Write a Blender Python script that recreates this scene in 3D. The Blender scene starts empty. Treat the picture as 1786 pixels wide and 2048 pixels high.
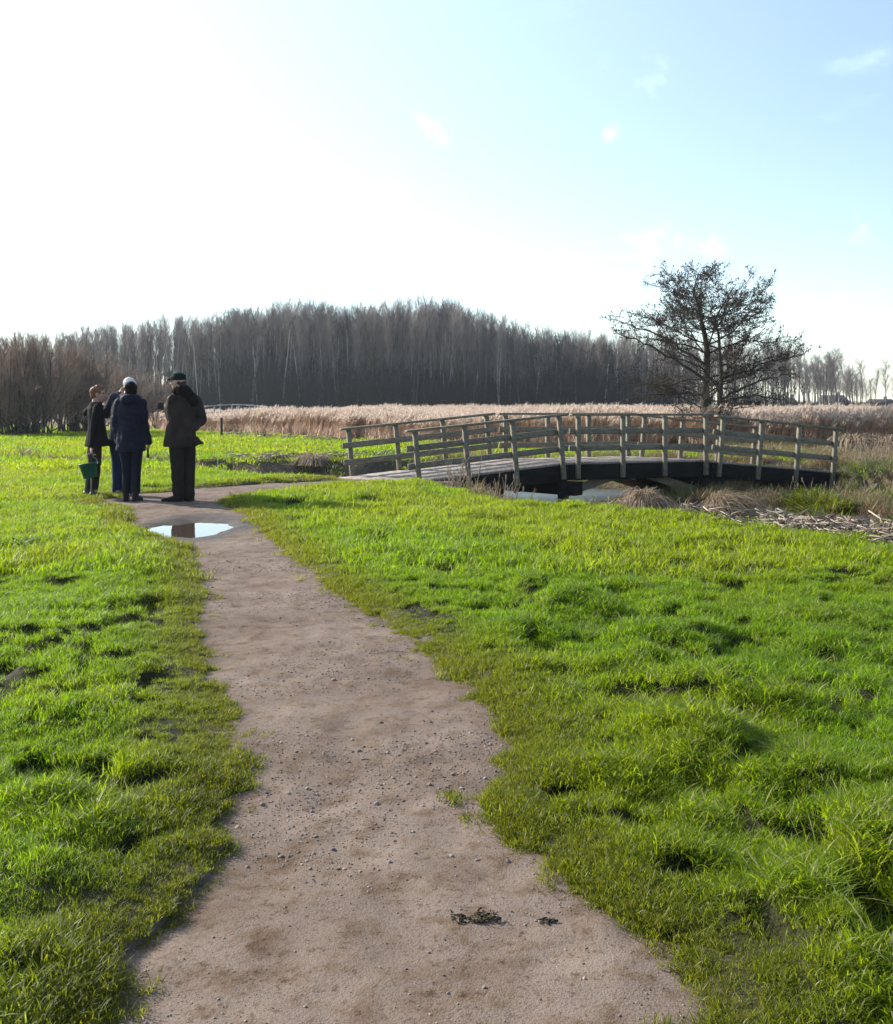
import bpy, math, random
import numpy as np
from mathutils import Vector, Matrix

# ------------------------------------------------------------------ camera, sky, sun, exposure
sc = bpy.context.scene
FPX, HOR, EYE = 2000.0, 806.0, 1.42          # focal length and horizon of the photograph (pixels), eye height
cam_d = bpy.data.cameras.new('camera'); cam = bpy.data.objects.new('camera', cam_d)
sc.collection.objects.link(cam); sc.camera = cam
cam.location = (0, 0, EYE); cam.rotation_euler = (math.radians(90), 0, 0)
cam_d.sensor_width = 36; cam_d.lens = FPX / 2048 * 36
cam_d.shift_y = -(1024 - HOR) / 2048
cam_d.clip_start = 0.05; cam_d.clip_end = 4000

SUN_AZ, SUN_EL = math.radians(-60), math.radians(27)      # azimuth from +Y, negative = left
SUN = Vector((math.sin(SUN_AZ) * math.cos(SUN_EL), math.cos(SUN_AZ) * math.cos(SUN_EL), math.sin(SUN_EL)))
sd_ = bpy.data.lights.new('sun', 'SUN'); sun = bpy.data.objects.new('sun', sd_)
sc.collection.objects.link(sun)
sd_.energy = 5.0; sd_.angle = math.radians(0.5); sd_.color = (1.0, 0.93, 0.82)
sun.rotation_euler = (-SUN).to_track_quat('-Z', 'Y').to_euler()

world = bpy.data.worlds.new('World'); sc.world = world; world.use_nodes = True
def build_world():
    nt = world.node_tree; N = nt.nodes; L = nt.links; N.clear()
    out = N.new('ShaderNodeOutputWorld'); bg = N.new('ShaderNodeBackground')
    bg.inputs['Strength'].default_value = 0.10
    L.new(bg.outputs[0], out.inputs['Surface'])
    sky = N.new('ShaderNodeTexSky'); sky.sky_type = 'NISHITA'; sky.sun_disc = False
    sky.sun_elevation = SUN_EL; sky.sun_rotation = SUN_AZ
    sky.air_density = 1.0; sky.dust_density = 0.3; sky.ozone_density = 2.0; sky.altitude = 0
    tc = N.new('ShaderNodeTexCoord')
    sep = N.new('ShaderNodeSeparateXYZ'); L.new(tc.outputs['Generated'], sep.inputs[0])
    def math_(op, a, b=None, clamp=False):
        m = N.new('ShaderNodeMath'); m.operation = op; m.use_clamp = clamp
        for i, v in enumerate((a, b)):
            if v is None: continue
            if isinstance(v, (int, float)): m.inputs[i].default_value = v
            else: L.new(v, m.inputs[i])
        return m.outputs[0]
    # small fair-weather clouds on a flat layer overhead
    zc = math_('MAXIMUM', sep.outputs[2], 0.0); zd = math_('ADD', zc, 0.12)
    cx = math_('DIVIDE', sep.outputs[0], zd); cy = math_('DIVIDE', sep.outputs[1], zd)
    cmb = N.new('ShaderNodeCombineXYZ'); L.new(cx, cmb.inputs[0]); L.new(cy, cmb.inputs[1])
    n1 = N.new('ShaderNodeTexNoise'); n1.inputs['Scale'].default_value = 1.5; n1.inputs['Detail'].default_value = 8
    n1.inputs['Roughness'].default_value = 0.62
    L.new(cmb.outputs[0], n1.inputs['Vector'])
    r1 = N.new('ShaderNodeMapRange'); r1.interpolation_type = 'SMOOTHSTEP'
    r1.inputs['From Min'].default_value = 0.58; r1.inputs['From Max'].default_value = 0.80
    L.new(n1.outputs[0], r1.inputs['Value'])
    # a few separate puffs where the sky over the bridge shows them
    blob = None
    for px, py, w in ((1225, 125, .036), (1275, 155, .045), (1320, 150, .03), (860, 240, .045), (1222, 268, .028), (1350, 475, .045), (1420, 478, .05), (1290, 500, .04), (1155, 488, .035), (1725, 460, .035), (790, 365, .035), (1640, 640, .05), (1500, 620, .05)):
        d = Vector(((px - 893) / FPX, 1, (HOR - py) / FPX)).normalized()
        ds = N.new('ShaderNodeVectorMath'); ds.operation = 'DISTANCE'; L.new(tc.outputs['Generated'], ds.inputs[0]); ds.inputs[1].default_value = d
        q = N.new('ShaderNodeMapRange'); q.inputs['From Min'].default_value = w; q.inputs['From Max'].default_value = 0.0; q.inputs['To Max'].default_value = 1.0
        L.new(ds.outputs['Value'], q.inputs['Value']); blob = q.outputs[0] if blob is None else math_('MAXIMUM', blob, q.outputs[0])
    n2 = N.new('ShaderNodeTexNoise'); n2.inputs['Scale'].default_value = 22; n2.inputs['Detail'].default_value = 7; n2.inputs['Roughness'].default_value = 0.6
    L.new(tc.outputs['Generated'], n2.inputs['Vector'])
    r2 = N.new('ShaderNodeMapRange'); r2.interpolation_type = 'SMOOTHSTEP'; r2.inputs['From Min'].default_value = 0.22; r2.inputs['From Max'].default_value = 1.05
    L.new(math_('ADD', math_('MULTIPLY', blob, 0.9), math_('MULTIPLY', math_('SUBTRACT', n2.outputs[0], 0.62), math_('MULTIPLY', math_('POWER', blob, 0.4), 3.4))), r2.inputs['Value'])
    # thin high veil, thicker towards the sun's side of the sky
    dot = N.new('ShaderNodeVectorMath'); dot.operation = 'DOT_PRODUCT'
    L.new(tc.outputs['Generated'], dot.inputs[0]); dot.inputs[1].default_value = SUN
    veil = math_('POWER', math_('MAXIMUM', dot.outputs['Value'], 0.0), 3.0)
    veil = math_('ADD', math_('MULTIPLY', veil, 2.0), math_('MULTIPLY', math_('POWER', math_('MAXIMUM', dot.outputs['Value'], 0.0), 1.1), 2.1))
    cl = math_('ADD', math_('MULTIPLY', r1.outputs[0], 2.0), math_('MULTIPLY', r2.outputs[0], 2.6))
    hz = math_('MULTIPLY', math_('POWER', math_('SUBTRACT', 1.0, zc), 9.0), 1.1)      # low cloud and mist all round the horizon
    fr = N.new('ShaderNodeMapRange'); fr.interpolation_type = 'SMOOTHSTEP'; fr.inputs['From Min'].default_value = -0.25; fr.inputs['From Max'].default_value = 0.22
    L.new(dot.outputs['Value'], fr.inputs['Value'])          # mask added to dim the sky opposite the sun, cutting its fill light
    lp = math_('ADD', math_('ADD', veil, cl), math_('MULTIPLY', math_('ADD', hz, 0.78), fr.outputs[0]))
    col = N.new('ShaderNodeVectorMath'); col.operation = 'SCALE'; col.inputs[0].default_value = (0.86, 1.0, 0.97)
    L.new(lp, col.inputs['Scale'])
    add = N.new('ShaderNodeVectorMath'); add.operation = 'ADD'
    L.new(sky.outputs[0], add.inputs[0]); L.new(col.outputs[0], add.inputs[1])
    L.new(add.outputs[0], bg.inputs['Color'])
build_world()
sc.view_settings.view_transform = 'Standard'; sc.view_settings.look = 'None'
sc.view_settings.exposure = 1.0; sc.view_settings.gamma = 1.0
sc.cycles.max_bounces = 8; sc.cycles.transparent_max_bounces = 8
sc.cycles.sample_clamp_indirect = 6.0
sc.cycles.use_denoising = True

# ------------------------------------------------------------------ helpers
COL = sc.collection
rng = np.random.default_rng(11)
def W(px, py, z=0.0):                       # point of the ground (height z) seen at a photograph pixel
    Y = FPX * (EYE - z) / (py - HOR)
    return np.array([(px - 893) / FPX * Y, Y, z])
def WX(px, Y): return (px - 893) / FPX * Y
def WZ(py, Y): return EYE - (py - HOR) / FPX * Y

def tag(o, label=None, cat=None, group=None, kind=None):
    if label: o['label'] = label
    if cat: o['category'] = cat
    if group: o['group'] = group
    if kind: o['kind'] = kind
    return o
def empty(name, loc):
    o = bpy.data.objects.new(name, None); o.empty_display_size = 0.2
    o.location = Vector([float(v) for v in loc]); COL.objects.link(o); return o
def obj(name, mesh, parent=None, loc=None):
    o = bpy.data.objects.new(name, mesh); COL.objects.link(o)
    if loc is not None: o.location = Vector([float(v) for v in loc])
    if parent is not None: o.parent = parent
    return o

def mesh_np(name, V, quads=None, tris=None, m=None, smooth=True, attrs=None):
    V = np.asarray(V, np.float32)
    me = bpy.data.meshes.new(name)
    q = np.zeros((0, 4), np.int32) if quads is None or len(quads) == 0 else np.asarray(quads, np.int32)
    t = np.zeros((0, 3), np.int32) if tris is None or len(tris) == 0 else np.asarray(tris, np.int32)
    me.vertices.add(len(V)); me.vertices.foreach_set('co', V.ravel())
    loops = np.concatenate([q.ravel(), t.ravel()])
    me.loops.add(len(loops)); me.loops.foreach_set('vertex_index', loops)
    starts = np.concatenate([np.arange(len(q)) * 4, len(q) * 4 + np.arange(len(t)) * 3])
    me.polygons.add(len(starts))
    me.polygons.foreach_set('loop_start', starts.astype(np.int32))
    try: me.polygons.foreach_set('loop_total', np.concatenate([np.full(len(q), 4), np.full(len(t), 3)]).astype(np.int32))
    except Exception: pass
    me.update(calc_edges=True)
    if smooth: me.polygons.foreach_set('use_smooth', np.ones(len(starts), bool))
    for k, a in (attrs or {}).items():
        a = np.asarray(a, np.float32)
        if a.ndim == 1:
            at = me.attributes.new(k, 'FLOAT', 'POINT'); at.data.foreach_set('value', a)
        elif a.shape[1] == 3:
            at = me.attributes.new(k, 'FLOAT_VECTOR', 'POINT'); at.data.foreach_set('vector', a.ravel())
    if m is not None: me.materials.append(m)
    return me

class Buf:
    def __init__(s): s.V = []; s.Q = []; s.T = []; s.n = 0
    def add(s, V, Q=None, T=None):
        V = np.asarray(V, float)
        if Q is not None and len(Q): s.Q.append(np.asarray(Q, int) + s.n)
        if T is not None and len(T): s.T.append(np.asarray(T, int) + s.n)
        s.V.append(V); s.n += len(V)
    def arrays(s):
        return (np.concatenate(s.V), np.concatenate(s.Q) if s.Q else None, np.concatenate(s.T) if s.T else None)
    def mesh(s, name, m, smooth=True):
        V, Q, T = s.arrays(); return mesh_np(name, V, Q, T, m, smooth)
    def box(s, c, size, R=None):
        h = np.array(size) / 2
        P = np.array([[x, y, z] for z in (-1, 1) for y in (-1, 1) for x in (-1, 1)], float) * h
        if R is not None: P = P @ np.asarray(R).T
        s.add(P + np.asarray(c), [[0, 2, 3, 1], [4, 5, 7, 6], [0, 1, 5, 4], [2, 6, 7, 3], [0, 4, 6, 2], [1, 3, 7, 5]])
    def tube(s, pts, r, sides=5, cap=True):
        pts = np.asarray(pts, float); r = np.broadcast_to(np.asarray(r, float), (len(pts),))
        n = len(pts)
        d = np.gradient(pts, axis=0); d /= (np.linalg.norm(d, axis=1, keepdims=True) + 1e-9)
        ref = np.array([1.0, 0, 0]) if abs(d[0][0]) < 0.8 else np.array([0, 1.0, 0])
        u = np.cross(d, ref); u /= (np.linalg.norm(u, axis=1, keepdims=True) + 1e-9)
        v = np.cross(d, u)
        a = np.arange(sides) / sides * 2 * math.pi
        ring = (u[:, None] * np.cos(a)[None, :, None] + v[:, None] * np.sin(a)[None, :, None]) * r[:, None, None]
        V = (pts[:, None] + ring).reshape(-1, 3)
        i = np.arange(n - 1)[:, None] * sides; j = np.arange(sides)[None]; k = (j + 1) % sides
        Q = np.stack([i + j, i + k, i + sides + k, i + sides + j], -1).reshape(-1, 4)
        T = None
        if cap:
            V = np.concatenate([V, pts[:1], pts[-1:]])
            jj = np.arange(sides); kk = (jj + 1) % sides
            T = np.concatenate([np.stack([np.full(sides, n * sides), kk, jj], -1),
                                np.stack([np.full(sides, n * sides + 1), (n - 1) * sides + jj, (n - 1) * sides + kk], -1)])
        s.add(V, Q, T)
    def loft(s, rings, sides=24):
        """rings: (centre, axis a, axis b) – elliptical sections joined and capped"""
        a = np.arange(sides) / sides * 2 * math.pi
        V = np.concatenate([np.asarray(c)[None] + np.cos(a)[:, None] * np.asarray(A)[None] + np.sin(a)[:, None] * np.asarray(B)[None] for c, A, B in rings])
        n = len(rings)
        i = np.arange(n - 1)[:, None] * sides; j = np.arange(sides)[None]; k = (j + 1) % sides
        Q = np.stack([i + j, i + k, i + sides + k, i + sides + j], -1).reshape(-1, 4)
        V = np.concatenate([V, [rings[0][0]], [rings[-1][0]]])
        jj = np.arange(sides); kk = (jj + 1) % sides
        T = np.concatenate([np.stack([np.full(sides, n * sides), kk, jj], -1),
                            np.stack([np.full(sides, n * sides + 1), (n - 1) * sides + jj, (n - 1) * sides + kk], -1)])
        s.add(V, Q, T)
    def ball(s, c, r, R=None, sides=16, n=10):
        r = np.broadcast_to(np.asarray(r, float), (3,)); R = np.eye(3) if R is None else np.asarray(R)
        rings = []
        for t in np.linspace(0.06, math.pi - 0.06, n):
            rings.append((np.asarray(c) + R @ np.array([0, 0, -math.cos(t) * r[2]]),
                          R @ np.array([math.sin(t) * r[0], 0, 0]), R @ np.array([0, math.sin(t) * r[1], 0])))
        s.loft(rings, sides)
    def limb(s, pts, rad, sides=14, sub=6):
        """rounded tapering limb through joints"""
        P = smooth_line(pts, sub); r = np.interp(np.linspace(0, 1, len(P)), np.linspace(0, 1, len(rad)), rad)
        d0 = P[0] - P[1]; d0 /= np.linalg.norm(d0); d1 = P[-1] - P[-2]; d1 /= np.linalg.norm(d1)
        e = [0.95, 0.75, 0.4]
        pre = [P[0] + d0 * r[0] * k for k in e]; prr = [r[0] * math.sqrt(1 - k * k) for k in e]
        post = [P[-1] + d1 * r[-1] * k for k in e[::-1]]; por = [r[-1] * math.sqrt(1 - k * k) for k in e[::-1]]
        s.tube(np.concatenate([pre, P, post]), np.concatenate([prr, r, por]), sides)

def smooth_line(pts, sub):
    P = np.asarray(pts, float)
    if len(P) < 3:
        return np.array([P[0] + (P[-1] - P[0]) * t for t in np.linspace(0, 1, sub + 1)])
    E = np.concatenate([[2 * P[0] - P[1]], P, [2 * P[-1] - P[-2]]]); out = []
    for i in range(1, len(E) - 2):
        p0, p1, p2, p3 = E[i - 1:i + 3]
        for t in np.arange(sub) / sub:
            out.append(0.5 * (2 * p1 + (p2 - p0) * t + (2 * p0 - 5 * p1 + 4 * p2 - p3) * t * t + (3 * p1 - p0 - 3 * p2 + p3) * t ** 3))
    out.append(P[-1]); return np.array(out)

# value noise
def _h(ix, iy, iz, seed):
    n = (ix.astype(np.int64) * 374761393 + iy.astype(np.int64) * 668265263 + iz.astype(np.int64) * 2147483647 + seed * 974634) & 0xffffffff
    n = ((n ^ (n >> 13)) * 1274126177) & 0xffffffff
    n = ((n ^ (n >> 16)) * 2246822519) & 0xffffffff
    return ((n ^ (n >> 15)) & 0xffffff) / float(0xffffff) * 2 - 1
def vnoise(x, y, seed=0, z=None):
    x = np.asarray(x, float); y = np.asarray(y, float)
    ix = np.floor(x); iy = np.floor(y); fx = x - ix; fy = y - iy
    ux = fx * fx * (3 - 2 * fx); uy = fy * fy * (3 - 2 * fy)
    if z is None:
        o = np.zeros_like(ix)
        a = _h(ix, iy, o, seed); b = _h(ix + 1, iy, o, seed); c = _h(ix, iy + 1, o, seed); d = _h(ix + 1, iy + 1, o, seed)
        return (a * (1 - ux) + b * ux) * (1 - uy) + (c * (1 - ux) + d * ux) * uy
    z = np.asarray(z, float); iz = np.floor(z); fz = z - iz; uz = fz * fz * (3 - 2 * fz)
    r = 0
    for dz in (0, 1):
        a = _h(ix, iy, iz + dz, seed); b = _h(ix + 1, iy, iz + dz, seed); c = _h(ix, iy + 1, iz + dz, seed); d = _h(ix + 1, iy + 1, iz + dz, seed)
        r = r + ((a * (1 - ux) + b * ux) * (1 - uy) + (c * (1 - ux) + d * ux) * uy) * (uz if dz else 1 - uz)
    return r
def fbm(x, y, f, octv=4, seed=0, gain=0.5):
    r = 0; a = 1.0
    for k in range(octv):
        r = r + a * vnoise(x * f, y * f, seed + k * 17); f *= 2.03; a *= gain
    return r
def sstep(t):
    t = np.clip(t, 0, 1); return t * t * (3 - 2 * t)

# ------------------------------------------------------------------ materials
def new_mat(name):
    m = bpy.data.materials.new(name); m.use_nodes = True; nt = m.node_tree; nt.nodes.clear()
    out = nt.nodes.new('ShaderNodeOutputMaterial'); return m, nt, nt.nodes, nt.links, out
def noise_node(N, L, vec, scale, detail=4, rough=0.55):
    n = N.new('ShaderNodeTexNoise'); n.inputs['Scale'].default_value = scale
    n.inputs['Detail'].default_value = detail; n.inputs['Roughness'].default_value = rough
    if vec is not None: L.new(vec, n.inputs['Vector'])
    return n.outputs[0]
def ramp(N, L, fac, stops):
    r = N.new('ShaderNodeValToRGB'); e = r.color_ramp.elements
    while len(e) < len(stops): e.new(0.5)
    for i, (p, c) in enumerate(stops): e[i].position = p; e[i].color = (*c, 1)
    L.new(fac, r.inputs[0]); return r.outputs[0]
def mixc(N, L, fac, a, b, mode='MIX'):
    m = N.new('ShaderNodeMix'); m.data_type = 'RGBA'; m.blend_type = mode
    for sock, v in ((m.inputs[0], fac), (m.inputs[6], a), (m.inputs[7], b)):
        if isinstance(v, (int, float)): sock.default_value = v
        elif isinstance(v, tuple): sock.default_value = (*v, 1)
        else: L.new(v, sock)
    return m.outputs[2]
def bump(N, L, h, strength, dist):
    b = N.new('ShaderNodeBump'); b.inputs['Strength'].default_value = strength; b.inputs['Distance'].default_value = dist
    L.new(h, b.inputs['Height']); return b.outputs[0]

def mat_basic(name, stops, scale=8, detail=5, rough=0.8, bump_s=0.3, bump_d=0.01, bump_scale=None, stretch=(1, 1, 1), spec=0.3, world_space=False):
    m, nt, N, L, out = new_mat(name)
    tc = N.new('ShaderNodeTexCoord'); mp = N.new('ShaderNodeMapping'); mp.inputs['Scale'].default_value = stretch
    if world_space:
        g = N.new('ShaderNodeNewGeometry'); L.new(g.outputs['Position'], mp.inputs[0])
    else: L.new(tc.outputs['Object'], mp.inputs[0])
    f = noise_node(N, L, mp.outputs[0], scale, detail)
    p = N.new('ShaderNodeBsdfPrincipled'); p.inputs['Roughness'].default_value = rough
    p.inputs['Specular IOR Level'].default_value = spec
    L.new(ramp(N, L, f, stops), p.inputs['Base Color'])
    if bump_s: L.new(bump(N, L, noise_node(N, L, mp.outputs[0], bump_scale or scale * 3, 5), bump_s, bump_d), p.inputs['Normal'])
    L.new(p.outputs[0], out.inputs[0]); return m

def mat_leaf(name, col, trans, dry=(0.30, 0.24, 0.12), tfac=0.5, rough=0.45, spec=0.35):
    """thin leaves and blades: diffuse + light passing through, tinted per clump"""
    m, nt, N, L, out = new_mat(name)
    at = N.new('ShaderNodeAttribute'); at.attribute_type = 'INSTANCER'; at.attribute_name = 'tint'
    ad = N.new('ShaderNodeAttribute'); ad.attribute_type = 'GEOMETRY'; ad.attribute_name = 'dry'
    c1 = mixc(N, L, ad.outputs['Fac'], mixc(N, L, 1.0, col, at.outputs['Color'], 'MULTIPLY'), dry)
    c2 = mixc(N, L, ad.outputs['Fac'], mixc(N, L, 1.0, trans, at.outputs['Color'], 'MULTIPLY'), dry)
    p = N.new('ShaderNodeBsdfPrincipled'); p.inputs['Roughness'].default_value = rough
    p.inputs['Specular IOR Level'].default_value = spec; L.new(c1, p.inputs['Base Color'])
    t = N.new('ShaderNodeBsdfTranslucent'); L.new(c2, t.inputs['Color'])
    mx = N.new('ShaderNodeMixShader'); mx.inputs[0].default_value = tfac
    L.new(p.outputs[0], mx.inputs[1]); L.new(t.outputs[0], mx.inputs[2]); L.new(mx.outputs[0], out.inputs[0])
    return m

M = {}
M['grass'] = mat_leaf('grass_blade', (0.102, 0.156, 0.008), (0.352, 0.48, 0.008), dry=(0.40, 0.36, 0.18), spec=.16)
M['bank'] = mat_leaf('bank_blade', (0.17, 0.15, 0.07), (0.26, 0.22, 0.08), dry=(0.34, 0.26, 0.16), tfac=0.4)
M['reed'] = mat_leaf('reed_straw', (0.47, 0.345, 0.255), (0.62, 0.46, 0.345), dry=(0.60, 0.49, 0.41), tfac=0.52, rough=0.7, spec=0.2)
M['straw'] = mat_leaf('dead_reed_stem', (0.46, 0.37, 0.29), (0.3, 0.22, 0.15), dry=(0.20, 0.14, 0.10), tfac=0.15, rough=0.5, spec=0.4)
M['wood'] = None

def mat_ground():
    m, nt, N, L, out = new_mat('meadow_soil')
    g = N.new('ShaderNodeNewGeometry')
    a = N.new('ShaderNodeAttribute'); a.attribute_name = 'zone'; sp = N.new('ShaderNodeSeparateXYZ'); L.new(a.outputs['Vector'], sp.inputs[0])
    f1 = noise_node(N, L, g.outputs['Position'], 1.3, 6, 0.6); f2 = noise_node(N, L, g.outputs['Position'], 14, 5, 0.6)
    green = ramp(N, L, f1, [(0.3, (0.022, 0.020, 0.010)), (0.6, (0.035, 0.036, 0.012)), (0.8, (0.055, 0.045, 0.026))])
    soil = ramp(N, L, f2, [(0.3, (0.06, 0.043, 0.032)), (0.7, (0.14, 0.108, 0.085))])
    c = mixc(N, L, sp.outputs[0], green, soil)                         # zone x: bare earth
    marsh = ramp(N, L, f2, [(0.3, (0.12, 0.09, 0.055)), (0.7, (0.26, 0.2, 0.13))])
    c = mixc(N, L, sp.outputs[1], c, marsh)                            # zone y: dead reed ground
    p = N.new('ShaderNodeBsdfPrincipled'); p.inputs['Roughness'].default_value = 0.9; p.inputs['Specular IOR Level'].default_value = 0.15
    L.new(c, p.inputs['Base Color']); L.new(bump(N, L, noise_node(N, L, g.outputs['Position'], 30, 6), 0.7, 0.03), p.inputs['Normal'])
    L.new(p.outputs[0], out.inputs[0]); return m
M['ground'] = mat_ground()

def mat_path():
    m, nt, N, L, out = new_mat('sandy_path')
    g = N.new('ShaderNodeNewGeometry'); P = g.outputs['Position']
    big = noise_node(N, L, P, 1.1, 5, 0.6); mid = noise_node(N, L, P, 9, 6, 0.65); fine = noise_node(N, L, P, 130, 4, 0.7)
    c = ramp(N, L, big, [(0.3, (0.155, 0.111, 0.087)), (0.55, (0.205, 0.155, 0.126)), (0.75, (0.235, 0.183, 0.152))])
    moss = ramp(N, L, mid, [(0.50, (1, 1, 1)), (0.60, (0.80, 0.74, 0.64)), (0.72, (0.42, 0.36, 0.29))])
    c = mixc(N, L, 0.85, c, moss, 'MULTIPLY'); fl = noise_node(N, L, P, 38, 3, 0.7)
    c = mixc(N, L, 0.8, c, ramp(N, L, fl, [(0.56, (1, 1, 1)), (0.68, (0.45, 0.4, 0.34))]), 'MULTIPLY')
    grain = ramp(N, L, fine, [(0.3, (0.55, 0.52, 0.5)), (0.5, (1, 1, 1)), (0.72, (1.0, 1.0, 1.0))])
    c = mixc(N, L, 0.85, c, grain, 'MULTIPLY')
    pt = noise_node(N, L, P, 3.1, 5, 0.65)
    c = mixc(N, L, 0.75, c, ramp(N, L, pt, [(0.50, (1, 1, 1)), (0.66, (0.66, 0.58, 0.52))]), 'MULTIPLY')
    w = N.new('ShaderNodeAttribute'); w.attribute_name = 'wet'
    c = mixc(N, L, w.outputs['Fac'], c, (0.08, 0.062, 0.05))
    ed = N.new('ShaderNodeAttribute'); ed.attribute_name = 'margin'
    c = mixc(N, L, ed.outputs['Fac'], c, mixc(N, L, fine, (0.06, 0.045, 0.032), (0.13, 0.10, 0.075)))
    p = N.new('ShaderNodeBsdfPrincipled'); p.inputs['Specular IOR Level'].default_value = 0.1
    mr = N.new('ShaderNodeMapRange'); L.new(w.outputs['Fac'], mr.inputs[0]); mr.inputs[3].default_value = 0.92; mr.inputs[4].default_value = 0.45
    L.new(mr.outputs[0], p.inputs['Roughness']); L.new(c, p.inputs['Base Color'])
    vor = N.new('ShaderNodeTexVoronoi'); vor.inputs['Scale'].default_value = 170; L.new(P, vor.inputs['Vector'])
    ad = N.new('ShaderNodeMath'); ad.operation = 'MULTIPLY_ADD'; L.new(vor.outputs['Distance'], ad.inputs[0]); ad.inputs[1].default_value = -0.2
    L.new(fine, ad.inputs[2])
    ad2 = N.new('ShaderNodeMath'); ad2.operation = 'MULTIPLY_ADD'; L.new(mid, ad2.inputs[0]); ad2.inputs[1].default_value = 1.6; L.new(ad.outputs[0], ad2.inputs[2])
    L.new(bump(N, L, ad2.outputs[0], 0.55, 0.008), p.inputs['Normal'])
    L.new(p.outputs[0], out.inputs[0]); return m
M['path'] = mat_path()

def mat_water(name, col, ripple, rscale):
    m, nt, N, L, out = new_mat(name)
    g = N.new('ShaderNodeNewGeometry')
    p = N.new('ShaderNodeBsdfPrincipled'); p.inputs['Base Color'].default_value = (*col, 1); p.inputs['Roughness'].default_value = 0.03 if ripple < .1 else 0.28
    p.inputs['IOR'].default_value = 1.33; p.inputs['Specular IOR Level'].default_value = 0.5
    L.new(bump(N, L, noise_node(N, L, g.outputs['Position'], rscale, 3), ripple, 0.02), p.inputs['Normal'])
    L.new(p.outputs[0], out.inputs[0]); return m
M['water'] = mat_water('ditch_water', (0.06, 0.065, 0.065), 0.9, 8)
M['puddle'] = mat_water('puddle_water', (0.06, 0.045, 0.035), 0.02, 6)

def mat_timber():
    m, nt, N, L, out = new_mat('weathered_timber')
    tc = N.new('ShaderNodeTexCoord'); g = N.new('ShaderNodeNewGeometry')
    mp = N.new('ShaderNodeMapping'); mp.inputs['Scale'].default_value = (3, 30, 30); mp.inputs['Rotation'].default_value = (0, 0, -0.37); L.new(g.outputs['Position'], mp.inputs[0])
    f = noise_node(N, L, mp.outputs[0], 1.0, 6, 0.65); f2 = noise_node(N, L, g.outputs['Position'], 4.5, 5, 0.6)
    c = ramp(N, L, f, [(0.25, (0.085, 0.074, 0.054)), (0.5, (0.175, 0.155, 0.118)), (0.8, (0.31, 0.275, 0.215))])
    c = mixc(N, L, ramp(N, L, f2, [(0.45, (0, 0, 0)), (0.65, (0.35, 0.35, 0.35))]), c, (0.085, 0.09, 0.055))
    p = N.new('ShaderNodeBsdfPrincipled'); p.inputs['Roughness'].default_value = 0.8; p.inputs['Specular IOR Level'].default_value = 0.25
    L.new(c, p.inputs['Base Color']); L.new(bump(N, L, f, 0.5, 0.006), p.inputs['Normal']); L.new(p.outputs[0], out.inputs[0]); return m
M['timber'] = mat_timber()
M['deck'] = mat_basic('deck_planks', [(0.3, (0.18, 0.15, 0.13)), (0.7, (0.31, 0.265, 0.235))], 3, 6, 0.85, 0.4, 0.004, 40, (8, 1, 1), 0.2)
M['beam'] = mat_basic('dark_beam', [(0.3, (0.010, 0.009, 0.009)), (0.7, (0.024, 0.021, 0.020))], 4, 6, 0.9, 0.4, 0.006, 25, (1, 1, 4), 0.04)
M['brace'] = mat_basic('brown_brace', [(0.3, (0.16, 0.12, 0.085)), (0.7, (0.28, 0.22, 0.16))], 4, 6, 0.85, 0.4, 0.006, 25, (1, 1, 4), 0.2)
M['bark'] = mat_basic('alder_bark', [(0.3, (0.03, 0.026, 0.022)), (0.7, (0.085, 0.07, 0.055))], 14, 5, 0.9, 0.6, 0.02, 30, (1, 1, .3), 0.15)
M['twig'] = mat_basic('alder_twig', [(0.3, (0.045, 0.035, 0.03)), (0.7, (0.10, 0.08, 0.065))], 3, 3, 0.8, 0, spec=0.2)
M['cone'] = mat_basic('alder_cone', [(0.3, (0.03, 0.024, 0.022)), (0.7, (0.075, 0.06, 0.05))], 5, 3, 0.9, 0, spec=0.1)
M['poplar'] = mat_basic('poplar_bark', [(0.3, (0.12, 0.115, 0.115)), (0.7, (0.27, 0.255, 0.25))], 0.6, 4, 0.85, 0, spec=0.2)
M['poplar_twig'] = mat_basic('poplar_twig', [(0.3, (0.15, 0.13, 0.125)), (0.7, (0.28, 0.245, 0.235))], 0.5, 4, 0.85, 0, spec=0.2)
def mat_trunk():
    m, nt, N, L, out = new_mat('wood_trunk'); oi = N.new('ShaderNodeObjectInfo'); p = N.new('ShaderNodeBsdfPrincipled'); p.inputs['Roughness'].default_value = .9; p.inputs['Specular IOR Level'].default_value = .1
    L.new(ramp(N, L, oi.outputs['Random'], [(0.0, (0.025, 0.025, 0.028)), (0.5, (0.09, 0.085, 0.085)), (0.75, (0.24, 0.23, 0.215)), (1.0, (0.46, 0.45, 0.43))]), p.inputs['Base Color']); L.new(p.outputs[0], out.inputs[0]); return m  # paler stops put sunlit glints on the trunks into their random colour
M['trunk'] = mat_trunk()
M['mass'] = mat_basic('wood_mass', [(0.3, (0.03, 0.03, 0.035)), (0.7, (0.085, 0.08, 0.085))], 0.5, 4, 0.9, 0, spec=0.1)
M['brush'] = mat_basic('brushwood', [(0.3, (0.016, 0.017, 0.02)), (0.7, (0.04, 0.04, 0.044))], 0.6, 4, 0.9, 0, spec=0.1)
M['willow'] = mat_basic('willow_twig', [(0.3, (0.17, 0.12, 0.09)), (0.7, (0.34, 0.25, 0.195))], 1.2, 4, 0.8, 0, spec=0.2)

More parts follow.
